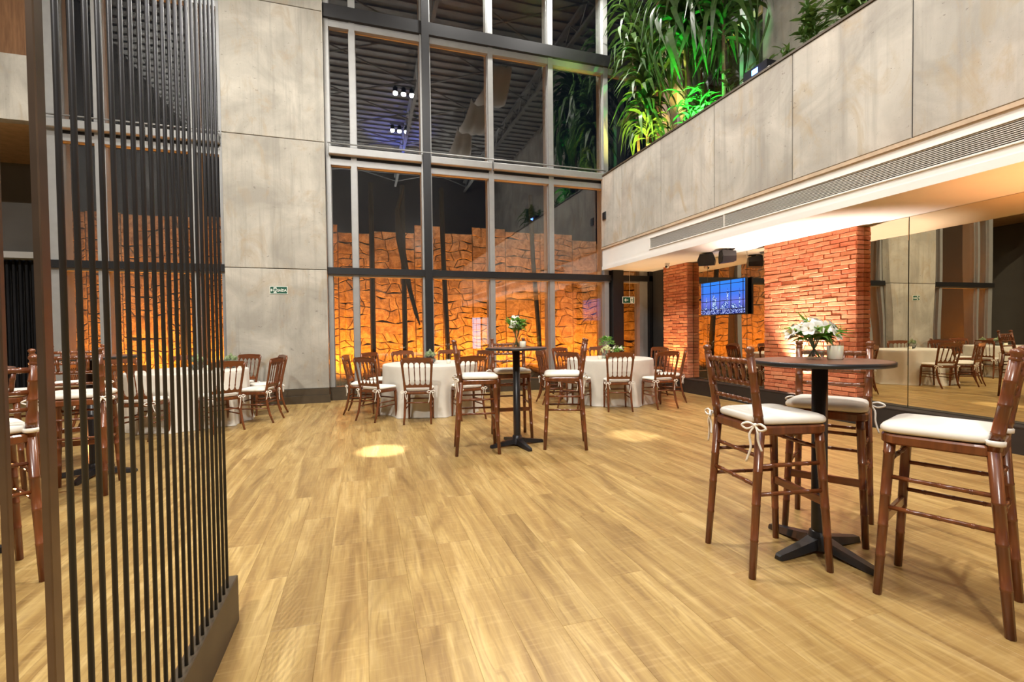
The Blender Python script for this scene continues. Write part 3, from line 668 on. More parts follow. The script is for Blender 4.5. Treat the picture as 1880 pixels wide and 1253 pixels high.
# ------------------------------------------------------------------ spindle back dining chairs
def scallop(w, z_flat, z_mid, z_cusp, n=5, steps=6, ends=None):
    # outline: flat (outer) edge at z_flat, scalloped edge between z_mid (arch) and z_cusp
    pts = []
    for i in range(n):
        for k in range(steps+(1 if i == n-1 else 0)):
            u = k/steps; x = -w/2+w*(i+u)/n
            pts.append((x, z_cusp+(z_mid-z_cusp)*math.sqrt(max(0, 1-(2*u-1)**2))))
    return pts
def make_chair():
    t = empty('dining_chair'); w = M['wood']; ZS = 0.435
    def yb(z): return -0.185-(z-ZS)*0.20
    def hw(z): return 0.172+(z-ZS)*0.075
    for s in (-1, 1):
        q = MB(); q.tube([(s*.178,.172,0), (s*.174,.168,.03), (s*.172,.166,.20), (s*.17,.163,.27), (s*.17,.163,.28), (s*.17,.163,.30), (s*.168,.161,.36), (s*.168,.161,.37), (s*.168,.16,.42)], [.012,.014,.018,.0195,.023,.019,.0195,.023,.022], 8); q.build('leg', w, t)
        q = MB(); pts = [(s*.186,-.285,0), (s*.18,-.235,.12), (s*.175,-.20,.27), (s*.172,-.185,ZS)]; rs = [.013,.016,.018,.020]
        for z in (0.50, 0.56): pts.append((s*hw(z), yb(z), z)); rs.append(.0185)
        for k in range(6):
            z = 0.60+k*0.022
            pts += [(s*hw(z), yb(z), z), (s*hw(z+.009), yb(z+.009), z+.009)]; rs += [.0145, .0175]
        for z, r in ((0.76, .016), (0.84, .018), (0.895, .017)): pts.append((s*hw(z), yb(z), z)); rs.append(r)
        q.tube(pts, rs, 8); q.build('back_post', w, t)
    q = MB(); layered(q, rounded(0.375, 0.40, -0.20, 0.185, 0.07, 4), [(0.01, ZS-.03), (0, ZS-.022), (0, ZS+.004), (.006, ZS+.01), (.05, ZS+.011)], 0, False); q.build('seat_frame', w, t)
    q = MB(); cushion(q, 0.35, 0.395, -0.18, 0.185, ZS+0.012, 0.045); cu = q.build('cushion', M['cream'], t)
    for s in (-1, 1):
        q = MB(); bow(q, (s*.178, -.208, ZS+.012), 1.0, (s*.4,-.9), 5+s); q.build('tie', M['ribbon'], cu)
    def plate(poly, th, name):
        q = MB(); q.prism(poly, lambda u, v, sd: (u, yb(v)+(-th/2 if sd == 0 else th/2)+0.10*(u*u-0.04), v)); q.build(name, M['woodx'], t)
    wT = 0.40
    top = [(wT/2, .875), (wT/2+.004, .905), (wT/2-.012, .918), (wT*.33, .919), (wT*.2, .924), (0, .928), (-wT*.2, .924), (-wT*.33, .919), (-wT/2+.012, .918), (-wT/2-.004, .905), (-wT/2, .875)]
    plate(scallop(wT-0.03, .9, .853, .812)+top, .022, 'top_rail')
    wL = 0.36
    low = scallop(wL, .5, .537, .580)
    plate([(-wL/2, .500)]+[(wL/2, .500)]+low[::-1], .02, 'lower_rail')
    for k in range(1, 5):
        xt = -0.19+0.38*k/5; xl = -wL/2+wL*k/5; q = MB()
        P = []; Rr = []
        for i, (tt, r) in enumerate(((0, .006), (.12, .0065), (.2, .0095), (.24, .006), (.5, .008), (.78, .006), (.82, .0095), (.9, .0065), (1, .006))):
            z = .55+(.83-.55)*tt; x = xl+(xt-xl)*tt; P.append((x, yb(z)+0.10*(x*x-.04), z)); Rr.append(r)
        q.tube(P, Rr, 6); q.build('spindle', w, t)
    for z in (.265, .205):
        for s in (-1, 1):
            q = MB(); q.tube([(s*.176,-.205,z), (s*.175,-.02,z), (s*.172,.165,z)], [.008,.011,.008], 6); q.build('side_rung', M['woodx'], t)
    q = MB(); q.tube([(-.172,.164,.30), (0,.164,.30), (.172,.164,.30)], [.008,.0115,.008], 6); q.build('front_rung', M['woodx'], t)
    q = MB(); q.tube([(-.176,-.20,.29), (0,-.20,.29), (.176,-.20,.29)], [.008,.0115,.008], 6); q.build('back_rung', M['woodx'], t)
    return t
CH = make_chair()
T1, T2, T3 = (1.05, 7.74), (4.25, 7.55), (-2.42, 7.92)
def ring(c, items, group):
    for phi, r, skew, lab in items:
        r += 0.03
        put(CH, c[0]+r*math.cos(R(phi)), c[1]+r*math.sin(R(phi)), phi+180+skew, lab, 'chair', group)
ring(T1, [(-107, .97, 4, 'spindle back chair in front of the middle round table, seen from straight behind'),
          (-146, .98, 10, 'spindle back chair at the left front of the middle round table, turned three quarters'),
          (176, 1.02, -6, 'outermost left chair of the middle round table, seen side on before the grey mullion'),
          (-66, .97, -16, 'chair right front of the middle round table, half hidden by a bar stool'),
          (138, .97, 0, 'chair at the left rear of the middle round table, its back lit orange'),
          (106, .96, 0, 'chair behind the middle round table, its top rail showing left of the succulent bowl'),
          (66, .96, 0, 'chair behind the middle round table, its top rail showing right of the succulent bowl'),
          (30, .96, 0, 'chair at the right rear of the middle round table, beyond the far left bar stool')], 'chairs around the middle round table')
ring(T2, [(-113, .97, 4, 'chair in front of the right round table, seen from straight behind'),
          (-70, .98, -20, 'chair at the right front of the right round table, its back turned to the right'),
          (-28, 1.0, -8, 'outermost right chair of the right round table, side on beside the small brick pier'),
          (12, .97, 0, 'chair at the right rear of the right round table, before the small brick pier'),
          (70, .96, 0, 'chair behind the right round table, below the hanging exit sign'),
          (112, .96, 0, 'chair behind the right round table, hidden mostly by its green flowers'),
          (-152, .98, 6, 'chair at the left front of the right round table, behind the orange lit bar stool'),
          (176, 1.02, 0, 'outermost left chair of the right round table, side on'),
          (142, .98, 0, 'chair at the left rear of the right round table, behind two others')], 'chairs around the right round table')
ring(T3, [(-17, .96, 4, 'chair right of the left round table, its back nearest the column sign'),
          (-54, .96, 0, 'chair right front of the left round table, cut by the rod screen end'),
          (24, .97, 0, 'chair at the right rear of the left round table, close to the concrete column'),
          (64, .96, 0, 'chair behind the left round table, against the column base'),
          (108, .96, 0, 'chair behind the left round table, before the orange windows'),
          (148, .96, 0, 'chair left rear of the left round table, seen through the rods'),
          (-168, .97, 0, 'chair at the left of the left round table, seen through the rods'),
          (-100, .97, 0, 'chair in front of the left round table, back to camera, behind the rods')], 'chairs around the left round table')

# ------------------------------------------------------------------ round tables and tablecloths
def make_round_table():
    t = empty('round_table')
    q = MB(); q.lathe([(0.001, .728), (0.735, .728), (0.74, .735), (0.74, .75), (.735, .756), (0.001, .756)], 40); q.build('tabletop', M['panelwood'], t)
    q = MB(); q.lathe([(.30, 0), (.30, .02), (.06, .06), (.05, .1), (.05, .70), (.2, .727)], 20); q.build('pedestal', M['black'], t)
    return t
RT = make_round_table()
def cloth(seed):
    rnd = random.Random(seed); ph = [rnd.uniform(0, 6.28) for _ in range(5)]; amp = [rnd.uniform(.6, 1.2) for _ in range(5)]
    def rf(r, z, a, j):
        if z > 0.745: return r
        k = (0.745-z)/0.745
        f = amp[0]*math.sin(9*a+ph[0])+amp[1]*.6*math.sin(14*a+ph[1])+amp[2]*.5*math.sin(5*a+ph[2])+amp[3]*.35*math.sin(23*a+ph[3])
        sharp = f*(1+0.25*f)
        return r+sharp*0.042*min(1, k*1.5)*(0.55+0.45*k)
    q = MB(); prof = [(.001,.762),(.4,.762),(.66,.762),(.738,.7605),(.754,.755),(.760,.742),(.763,.70),(.765,.62),(.767,.52),(.771,.42),(.777,.32),(.784,.22),(.793,.12),(.806,.05),(.818,.012),(.823,.004)]
    q.lathe(prof, 120, rfun=rf); return q
for i, (c, side) in enumerate(((T1, 'middle'), (T2, 'right'), (T3, 'left'))):
    put(RT, c[0], c[1], 90, {'middle': 'round banquet table under the cream cloth before the main windows', 'right': 'round banquet table under the cream cloth beside the small brick pier', 'left': 'round banquet table under the cream cloth before the concrete column'}[side], 'table', 'round banquet tables')
    o = cloth(11+i).build('tablecloth', M['linen'], None, (c[0], c[1], 0))
    tag(o, {'middle': 'cream tablecloth on the middle round table before the main windows', 'right': 'cream tablecloth on the right round table beside the small brick pier', 'left': 'cream tablecloth on the left round table, seen through the rods'}[side], 'tablecloth', 'cream tablecloths')

# ------------------------------------------------------------------ vases, flowers, candles
def leaf_mesh(name, L, w, bend, mat, fold=0.15, seg=6, tip=0.0, twist=0.0, point=1.0, amin=-9):
    q = MB(); vs = []; x = z = 0.0; ang = tip
    for i in range(seg+1):
        u = i/seg; ww = w*(math.sin(PI*min(1, (0.10+0.9*u)))**0.7)*(1-u**3*point*0.9) if i < seg else 0.002
        tw = twist*u
        for s in (-1, 0, 1): vs.append((x - abs(s)*0*math.sin(ang), s*ww*math.cos(tw), z+abs(s)*ww*fold*math.cos(ang)+s*ww*math.sin(tw)))
        ang = max(amin, ang-bend/seg*(0.5+u)); x += L/seg*math.cos(ang); z += L/seg*math.sin(ang)
    fs = []
    for i in range(seg):
        for k in (0, 1): fs.append((i*3+k, i*3+k+1, i*3+3+k+1, i*3+3+k))
    q.add(vs, fs, 0, True); return q.mesh(name, mat)
LILY_LEAF = [leaf_mesh('leaf', l, w, b, M['flowerleaf'], 0.2, 6, .3) for l, w, b in ((.15,.022,1.2), (.18,.020,.7), (.12,.024,1.6))]
OVAL_LEAF = [leaf_mesh('leaf', l, w, b, M['flowerleaf'], 0.25, 4, .2) for l, w, b in ((.06,.018,.8), (.05,.017,1.3), (.07,.02,.5))]
def blossom_mesh(R_, n=6, cup=0.5, mat=None, w=0.42):
    q = MB()
    for k in range(n):
        a = 2*PI*k/n; ca, sa = math.cos(a), math.sin(a)
        rows = [(0, 0, 0.12), (.45, cup*.55, w), (.8, cup*.85, w*.9), (1.05, cup*.75, .08)]; vs = []
        for d, h, ww in rows:
            for s in (-1, 1):
                x, y = d*R_, s*ww*R_; vs.append((x*ca-y*sa, x*sa+y*ca, h*R_+(0.1*R_ if k % 2 else 0)))
        q.add(vs, [(i*2, i*2+1, i*2+3, i*2+2) for i in range(3)], 0, True)
    for k in range(5):
        a = 2*PI*k/5; q.tube([(0,0,0), (.12*R_*math.cos(a), .12*R_*math.sin(a), .8*R_)], .03*R_, 4, 1)
    return q.mesh('blossom', [mat or M['petal'], M['yellow']])
LILY = blossom_mesh(.043); DAISY = blossom_mesh(.025, 8, .3, None, .3); TINY = blossom_mesh(.016, 5, .4, M['cream_petal'], .5)
def aim(o, d):
    o.rotation_mode = 'QUATERNION'; o.rotation_quaternion = Vector(d).to_track_quat('Z', 'Y')
def aim_leaf(o, az, el, roll=0):
    o.rotation_mode = 'XYZ'; o.rotation_euler = (roll, -el, az)
def vase(loc, prof, name, label, water=None, group='glass vases'):
    t = thing(name, label, 'vase', loc, 0, group)
    q = MB(); q.lathe(prof, 24); q.lathe([(max(.001, r-.003), z+.003) for r, z in prof], 24); q.build('bowl', M['glass'], t)
    if water:
        q = MB(); q.lathe([(max(.001, r-.005), z+.004) for r, z in prof if z <= water] + [(.001, water)], 20); q.build('water', M['water'], t)
    return t
def stems(t, n, h, r0, r1, rnd):
    for k in range(n):
        a = rnd.uniform(0, 6.28); q = MB()
        q.tube([(r0*math.cos(a), r0*math.sin(a), .012), (r1*.3*math.cos(a+2.6), r1*.3*math.sin(a+2.6), h*.55), (r1*math.cos(a+3), r1*math.sin(a+3), h)], .0035, 5); q.build('stem', M['stem'], t)
CAND = {}
def candle(loc, r, h, label):
    t = thing('candle', label, 'candle', loc, 0, 'candles in clear glasses')
    key = (r, h)
    if key not in CAND:
        q = MB(); q.lathe([(r*.985, h*.79), (r, h)], 24); q.lathe([(r-.0025, h), (r*.985-.0025, h*.79)], 24); a = q.mesh('glass', M['glass'])
        q = MB(); q.lathe([(.001, 0), (r*.9, 0), (r*.94, .004), (r*.985, h*.79), (r*.985-.002, h*.80), (r*.985-.003, h*.785), (r*.5, h*.775), (.001, h*.77)], 24); b = q.mesh('wax', M['wax'])
        q = MB(); q.tube([(0,0,h*.76), (.001,0,h*.85)], .0015, 5); c = q.mesh('wick', M['dark_bark']); CAND[key] = (a, b, c)
    for nm, me in zip(('glass', 'wax', 'wick'), CAND[key]): link(nm, me, t)
ZB, ZT = 1.0907, 0.7635
# near bar table: white lilies
rnd = random.Random(4)
V = (2.545, 2.105, ZB)
vase(V, [(.001,0),(.03,0),(.052,.018),(.058,.04),(.05,.07),(.036,.10),(.042,.118)], 'vase', 'round clear glass vase on the near bar table', .06)
b = thing('flower_bouquet', 'white lily bouquet with long green leaves on the near bar table', 'flowers', V, 0, 'table flowers')
stems(b, 9, .13, .03, .03, rnd)
for k in range(30):
    a = rnd.uniform(0, 6.28); rr = .115*math.sqrt(rnd.uniform(.01, 1)); z = .205+rnd.uniform(-.02, .035)-rr*.55
    o = link('blossom', LILY, b, (rr*math.cos(a), rr*math.sin(a), z)); aim(o, (math.cos(a)*rr*9+rnd.uniform(-.2,.2), math.sin(a)*rr*9-.25, .55))
for k in range(44):
    a = rnd.uniform(0, 6.28); z = rnd.uniform(.105, .15)
    o = link('leaf', rnd.choice(LILY_LEAF), b, (.025*math.cos(a), .025*math.sin(a), z)); aim_leaf(o, a, rnd.uniform(-.25, .55), rnd.uniform(-.5, .5))
for el, a in ((1.25, 2.4), (1.0, 2.9), (.25, -.3), (.05, -.25), (.35, -.5)):
    o = link('leaf', LILY_LEAF[1], b, (.02*math.cos(a), .02*math.sin(a), .14)); aim_leaf(o, a, el)
candle((2.605, 2.02, ZB), .042, .10, 'thick cream candle in a glass beside the white lilies')
# far bar table
rnd = random.Random(9); V = (1.64, 4.99, ZB)
vase(V, [(.001,0),(.042,0),(.05,.02),(.04,.07),(.027,.11),(.035,.16),(.047,.19)], 'vase', 'slender waisted glass vase on the far bar table', .10)
b = thing('flower_bouquet', 'upright bunch of small white daisies and green leaves on the far bar table', 'flowers', V, 0, 'table flowers')
stems(b, 8, .2, .025, .03, rnd)
for k in range(24):
    a = rnd.uniform(0, 6.28); rr = rnd.uniform(0, .06); z = .225+rnd.uniform(0, .11)
    o = link('blossom', DAISY, b, (rr*math.cos(a)-.02, rr*math.sin(a)-.04, z)); aim(o, (math.cos(a)*.5, -.8, .5))
for k in range(150):
    a = rnd.uniform(0, 6.28); rr = rnd.uniform(.02, .085); z = .19+rnd.uniform(0, .11)
    o = link('leaf', rnd.choice(OVAL_LEAF), b, (rr*math.cos(a), rr*math.sin(a), z)); aim_leaf(o, a+rnd.uniform(-.6,.6), rnd.uniform(-.3, 1.0), rnd.uniform(-.6, .6))
o = link('leaf', LILY_LEAF[2], b, (.03, -.01, .22)); aim_leaf(o, -.3, .3)
candle((1.685, 4.91, ZB), .036, .085, 'cream candle in a glass on the far bar table')
# succulent bowls
SUCC = [leaf_mesh('leaf', l, w, -.9, M['succ'], 0.3, 4, .2, 0, .6) for l, w in ((.068,.023), (.055,.020))]
def succulent_bowl(loc, label, lab2, seed):
    rnd = random.Random(seed)
    vase(loc, [(.001,0),(.05,0),(.09,.03),(.105,.075),(.10,.115),(.085,.145)], 'glass_bowl', label, None, 'glass bowls')
    b = thing('succulents', lab2, 'succulents', loc, 0, 'succulents in bowls')
    q = MB(); q.lathe([(.001,.006),(.047,.006),(.085,.032),(.097,.07),(.001,.075)], 16); q.build('pebbles', M['gravel'], b)
    for c in range(7):
        a = c*1.05; rr = 0 if c == 6 else .058; cx, cy, cz = rr*math.cos(a), rr*math.sin(a), .108+(.04 if c == 6 else 0)
        for k in range(11):
            o = link('leaf', rnd.choice(SUCC), b, (cx, cy, cz+.002*k)); aim_leaf(o, k*2.4+c, .1+k*.1)
succulent_bowl((T1[0]-.02, T1[1]-.12, ZT), 'round glass bowl in the centre of the middle round table', 'green succulents filling the bowl on the middle round table', 3)
candle((T1[0]+.25, T1[1]-.28, ZT), .034, .075, 'small cream votive on the middle round table, right of the succulents')
succulent_bowl((T3[0]+.12, T3[1]-.05, ZT), 'glass bowl in the centre of the left round table, behind the rods', 'green succulents in the central bowl of the left round table', 5)
succulent_bowl((T3[0]+.52, T3[1]+.08, ZT), 'glass bowl near the right rim of the left round table, behind the rods', 'green succulents in the bowl near the right rim of the left round table', 6)
candle((T3[0]+.33, T3[1]-.3, ZT), .034, .09, 'cream candle on the left round table between its two bowls')
# right round table: three arrangements
rnd = random.Random(12); V = (T2[0]-.02, T2[1]+.06, ZT)
vase(V, [(.001,0),(.04,0),(.042,.1),(.05,.17)], 'vase', 'tall clear vase in the centre of the right round table', .08)
b = thing('flower_bouquet', 'bushy bright green foliage bouquet, tallest on the right round table', 'flowers', V, 0, 'table flowers'); stems(b, 7, .2, .02, .04, rnd)
for k in range(120):
    a = rnd.uniform(0, 6.28); el = rnd.uniform(-.3, 1.4); rr = .13*rnd.uniform(.5, 1); d = (math.cos(el)*math.cos(a), math.cos(el)*math.sin(a), math.sin(el))
    o = link('leaf', rnd.choice(OVAL_LEAF), b, (d[0]*rr, d[1]*rr, .26+d[2]*rr*.8)); aim_leaf(o, a+rnd.uniform(-.7,.7), el*.6, rnd.uniform(-.6,.6))
V = (T2[0]-.13, T2[1]-.12, ZT)
vase(V, [(.001,0),(.07,0),(.095,.03),(.10,.06),(.085,.09)], 'glass_bowl', 'low glass bowl left of centre on the right round table', .04, 'glass bowls')
b = thing('flower_bouquet', 'pale green hydrangea heads in the low bowl on the right round table', 'flowers', V, 0, 'table flowers'); stems(b, 5, .09, .03, .05, rnd)
for hx, hy, hz in ((-.06,-.02,.14), (.05,-.04,.135), (0,.06,.15), (-.01,-.03,.175)):
    for k in range(26):
        a = rnd.uniform(0, 6.28); el = rnd.uniform(-.4, 1.5); d = Vector((math.cos(el)*math.cos(a), math.cos(el)*math.sin(a), math.sin(el)))
        o = link('blossom', TINY, b, Vector((hx,hy,hz))+d*.055); aim(o, d)
V = (T2[0]+.13, T2[1]-.08, ZT)
vase(V, [(.001,0),(.035,0),(.04,.06),(.045,.09)], 'vase', 'small clear vase right of centre on the right round table', .05)
b = thing('flower_bouquet', 'small white blossoms with green leaves, right of centre on the right round table', 'flowers', V, 0, 'table flowers'); stems(b, 5, .11, .02, .03, rnd)
for k in range(15):
    a = rnd.uniform(0, 6.28); rr = rnd.uniform(.01, .08); o = link('blossom', DAISY, b, (rr*math.cos(a), rr*math.sin(a), .14+rnd.uniform(0, .07))); aim(o, (math.cos(a)*.6, math.sin(a)*.6-.4, .6))
for k in range(45):
    a = rnd.uniform(0, 6.28); rr = rnd.uniform(.02, .085); o = link('leaf', rnd.choice(OVAL_LEAF), b, (rr*math.cos(a), rr*math.sin(a), .10+rnd.uniform(0, .09))); aim_leaf(o, a, rnd.uniform(-.4, .9), rnd.uniform(-.6,.6))
candle((T2[0]-.33, T2[1]-.25, ZT), .034, .075, 'cream votive at the left of the right round table')
candle((T2[0]+.26, T2[1]-.36, ZT), .034, .06, 'cream votive at the right of the right round table')

# ------------------------------------------------------------------ rod screen at the left
sc = thing('rod_screen', 'tall dark metal rod screen standing on a bronze floor track at the left', 'screen', (-0.565, 1.2, 0))
q = MB(); q.cham(-.03, .015, -1.2, 1.145, 0, .205, .004, 2, 1); q.build('base_track', M['bronze'], sc)
q = MB(); q.box(-.02, .012, -1.2, 1.145, 3.25, 3.33); q.build('top_track', M['bronze'], sc)
q = MB(); q.tube([(0,0,.195), (0,0,3.255)], .0058, 10); rod_me = q.mesh('rod', M['rod'])
for k in range(21): link('rod', rod_me, sc, (0, 1.16+k*0.0538-1.2, 0))
q = MB(); q.cham(-.006, .006, -.014, .014, .195, 3.255, .002, 0, 1); q.build('post', M['post'], sc, (0, 1.098-1.2, 0))
q = MB(); q.cham(-.005, .005, -.006, .006, .195, 3.255, .0015, 0, 1); q.build('post', M['post'], sc, (0, 0.985-1.2, 0))

# ------------------------------------------------------------------ signs
def text_mesh(txt, size, mat, name='lettering'):
    cu = bpy.data.curves.new(name, 'FONT'); cu.body = txt; cu.size = size; cu.align_x = 'CENTER'; cu.align_y = 'CENTER'; cu.extrude = 0.001; cu.offset = size*0.022
    o = bpy.data.objects.new(name, cu); COL.objects.link(o); dg = bpy.context.evaluated_depsgraph_get()
    me = bpy.data.meshes.new_from_object(o.evaluated_get(dg)); bpy.data.objects.remove(o); me.materials.clear(); me.materials.append(mat); return me
def flat(q, poly, mi=0, y=0.0, th=0.0012):
    q.prism(poly, lambda u, v, sd: (u, y-(th if sd == 0 else 0), v), mi)
ARROW = [(-.5,0),(-.05,.45),(-.05,.2),(-.22,.09),(.5,.09),(.5,-.09),(-.22,-.09),(-.05,-.2),(-.05,-.45)]
def man(q, cx, cz, s, mi):
    def p(l): return [(cx+x*s, cz+z*s) for x, z in l]
    flat(q, p([(.10*math.cos(a*PI/4)+.02, .36+.10*math.sin(a*PI/4)) for a in range(8)]), mi, -.0062)
    for l in ([(-.12,.22),(.16,.24),(.10,-.08),(-.10,-.05)], [(.16,.24),(.34,.05),(.28,.0),(.10,.14)], [(-.12,.22),(-.32,.08),(-.28,.0),(-.06,.10)], [(-.10,-.05),(.02,-.06),(-.16,-.42),(-.30,-.40)], [(.0,-.05),(.10,-.08),(.30,-.24),(.16,-.46),(.08,-.42),(.16,-.26)]): flat(q, p(l), mi, -.0062)
sg = thing('exit_sign', 'green exit sign reading SAÍDA with a left arrow on the concrete column', 'sign', (-1.415, 9.243, 2.045))
q = MB(); q.box(-.145, .145, -.004, .006, -.068, .068); q.build('plate', M['signwhite'], sg)
q = MB(); q.box(-.136, .136, -.005, -.003, -.059, .059); q.build('green_field', M['signgreen'], sg)
q = MB(); flat(q, [(x*.045-.108, z*.07) for x, z in ARROW], 0, -.005); q.build('arrow', M['signwhite'], sg)
q = MB(); q.box(-.083, -.033, -.0062, -.005, -.05, .05); man(q, -.058, 0, .085, 1); q.build('running_figure', [M['signwhite'], M['signgreen']], sg)
o = link('lettering', text_mesh('SAÍDA', .062, M['signwhite']), sg, (.052, -.0058, -.005), (R(90), 0, 0)); o.scale = (0.88, 1, 1)
sg = thing('exit_sign', 'green arrow exit sign hanging on a thin wire before the narrow glass door', 'sign', (5.70, 9.26, 1.93))
q = MB(); q.box(-.155, .155, -.004, .006, -.075, .075); q.build('plate', M['signwhite'], sg)
q = MB(); q.box(-.143, .143, -.005, -.003, -.064, .064); q.build('green_field', M['signgreen'], sg)
q = MB(); flat(q, [(x*.10-.06, z*.10) for x, z in ARROW], 0, -.005); q.build('arrow', M['signwhite'], sg)
q = MB(); q.box(.045, .115, -.0062, -.005, -.056, .056); man(q, .08, 0, .095, 1); q.build('running_figure', [M['signwhite'], M['signgreen']], sg)
q = MB(); q.tube([(.03, 0, .073), (.03, 0, .67)], .003, 5); q.ball((.03, 0, .08), .008, 6, 4); q.ball((.03, 0, .2), .008, 6, 4); q.build('wire', M['signwhite'], sg)

# ------------------------------------------------------------------ television on the mirror wall
def mat_sky():
    t = NT('screen_sky'); sp = t.N('SeparateXYZ'); t.set(sp.inputs[0], t.obj())
    c = t.ramp(t.mapr(sp.outputs[2], -.29, .29, 0, 1), [(0, (.03,.05,.22)), (.35, (.13,.16,.62)), (.6, (.05,.16,.70)), (1, (.03,.20,.72))])
    e = t.N('Emission'); t.set(e.inputs[0], c); e.inputs[1].default_value = 1.1; t.t.links.new(e.outputs[0], t.out.inputs[0]); return t.mat
def mat_city(name, base, win, st):
    t = NT(name); o = t.mapping(t.obj(), (1, 60, 90)); wn = t.N('TexWhiteNoise', noise_dimensions='3D')
    fl = t.N('VectorMath', operation='FLOOR'); t.set(fl.inputs[0], o); t.set(wn.inputs['Vector'], fl.outputs[0])
    c = t.mix(t.mapr(wn.outputs['Value'], .62, .66, 0, 1), base, win); e = t.N('Emission'); t.set(e.inputs[0], c); e.inputs[1].default_value = st
    t.t.links.new(e.outputs[0], t.out.inputs[0]); return t.mat
tv = thing('television', 'flat television showing a blue night skyline behind window bars, before the mirror', 'television', (6.225, 6.97, 1.83))
q = MB(); q.cham(0, .045, -.555, .555, -.315, .315, .006, 0, -1); q.build('case', M['black'], tv)
q = MB(); q.box(-.003, .001, -.54, .54, -.298, .30); q.build('picture', mat_sky(), tv)
q = MB(); rnd = random.Random(21); y = .54
while y > -.54:
    w_ = rnd.uniform(.02, .055); h_ = rnd.uniform(.06, .20)*(1.0 if -.3 < y < .45 else .7); q.box(-.0045, -.003, max(y-w_, -.54), y, -.298, -.298+h_); y -= w_
for yy, hh, ww in ((.40,.30,.012), (.22,.36,.014), (.19,.30,.05), (-.08,.22,.03), (-.14,.40,.016), (-.42,.38,.012)):
    q.box(-.0046, -.003, yy-ww, yy+ww, -.298, -.298+hh); q.box(-.0046, -.003, yy-.003, yy+.003, -.298, -.298+hh+.06)
q.box(-.0047, -.003, -.165, -.115, .06, .10)
q.build('skyline', mat_city('screen_city', (.03,.07,.34), (.55,.72,1.0), 1.0), tv)
q = MB(); q.box(-.005, -.003, -.54, .54, -.298, -.20); q.build('harbour_lights', mat_city('screen_harbour', (.02,.03,.20), (.45,.55,1.0), .9), tv)
q = MB()
for yy in (.50, .29, .05, -.22, -.50): q.box(-.0062, -.005, yy-.008, yy+.008, -.298, .30)
for zz in (.24, .09, -.06, -.21): q.box(-.0062, -.005, -.54, .54, zz-.005, zz+.005)
q.build('window_bars', plain('screen_black', (.008,.008,.015), .4), tv)
q = MB(); q.box(.045, .075, -.08, .08, -.10, .10); q.build('wall_mount', M['black'], tv)
# two speakers under the soffit
def speaker(loc, rz, label):
    t = thing('speaker', label, 'speaker', loc, rz, 'speakers under the soffit')
    q = MB(); q.prism([(-.13,-.10),(-.15,.0),(-.11,.11),(.11,.11),(.15,0),(.13,-.10)], lambda u, v, sd: (-.13+(.0 if sd == 0 else .20)+(.02*(1 if sd else 0)), u*(1 if sd == 0 else .72), v*(1 if sd == 0 else .8))); q.build('cabinet', M['black'], t)
    q = MB(); q.prism([(-.115,-.085),(-.132,.0),(-.098,.096),(.098,.096),(.132,0),(.115,-.085)], lambda u, v, sd: (-.138+(.0 if sd == 0 else .01), u, v)); q.build('front_grille', plain('speaker_cloth', (.03,.03,.03), .9), t)
    q = MB(); q.tube([(.02,0,.08), (.02,0,.125)], .014, 8); q.box(-.04, .08, -.05, .05, .115, .1295); q.build('bracket', M['black'], t)
speaker((5.83, 6.86, 2.47), R(35), 'black speaker under the soffit, the left one of the pair above the television')
speaker((5.86, 6.40, 2.47), R(-28), 'black speaker under the soffit, the right one of the pair above the television')
t = thing('security_camera', 'small white dome camera under the soffit beside the small brick pier', 'camera', (5.88, 8.1, 2.6))
q = MB(); q.lathe([(.05,0),(.05,-.03),(.035,-.04)], 16); q.build('base', M['white'], t)
q = MB(); q.ball((0,0,-.06), .045, 12, 8); q.build('head', M['white'], t)
q = MB(); q.tube([(-.03,-.02,-.07), (-.05,-.033,-.08)], .022, 10); q.build('lens', M['black'], t)
q = MB(); q.cham(-5.10, -5.075, -9.30, -9.17, 3.68, 3.85, .006, 0, 1); q.v = [(-v[0]-5.09, -v[1]-9.235, v[2]-3.765) for v in q.v]
t = thing('wall_box', 'small black box on the far end of the concrete balcony face', 'box', (5.09, 9.235, 3.765)); q.build('housing', M['black'], t)
q = MB(); q.box(-.0265+.009, -.0145, -.04, .04, -.06, .06); q.build('cover', M['mull_dark'], t)

# ------------------------------------------------------------------ plants on the balcony
DRAC = [leaf_mesh('leaf', l, w, b, M['dracaena'], .22, 10, tp, tw, .8, am) for l, w, b, tp, tw, am in ((.95,.044,3.6,.5,.3,-1.7), (.85,.040,4.2,.6,-.3,-1.85), (1.05,.046,3.8,.35,.5,-1.6), (.75,.040,2.6,.7,.0,-1.5), (.9,.042,4.4,.5,-.5,-1.8))]
LONG = [leaf_mesh('leaf', l, w, b, M['dracaena'], .22, 11, tp, tw, .8, am) for l, w, b, tp, tw, am in ((1.4,.052,4.4,.5,.4,-1.75), (1.6,.056,4.8,.6,-.4,-1.85), (1.3,.050,4.2,.45,.6,-1.65), (1.5,.052,5.0,.7,.1,-1.9))]
def dracaena(x, y, z0, z1, n, leaves, label, lean=(0,0), seed=0, spread=(.1,1.0), start=.35):
    rnd = random.Random(seed); t = thing('dracaena', label, 'plant', (x, y, 4.42), 0, 'dracaenas on the balcony')
    q = MB(); P = [(0,0,-.05), (lean[0]*.3, lean[1]*.3, (z1-4.42)*.4), (lean[0], lean[1], z1-4.42)]; q.tube(P, [.035,.03,.022], 8); q.build('trunk', M['bark'], t)
    for k in range(n):
        u = start+(1-start)*(k/n); zz = z0-4.42+(z1-z0)*((u-start)/(1-start)); f = zz/(z1-4.42); az = k*2.399+rnd.uniform(-.3,.3)
        o = link('leaf', rnd.choice(leaves), t, (lean[0]*f, lean[1]*f, zz)); s = rnd.uniform(.75, 1.1); o.scale = (s, s, s)
        aim_leaf(o, az, spread[0]+(spread[1]-spread[0])*(k/n)+rnd.uniform(-.2,.25), rnd.uniform(-.35,.35))
    return t
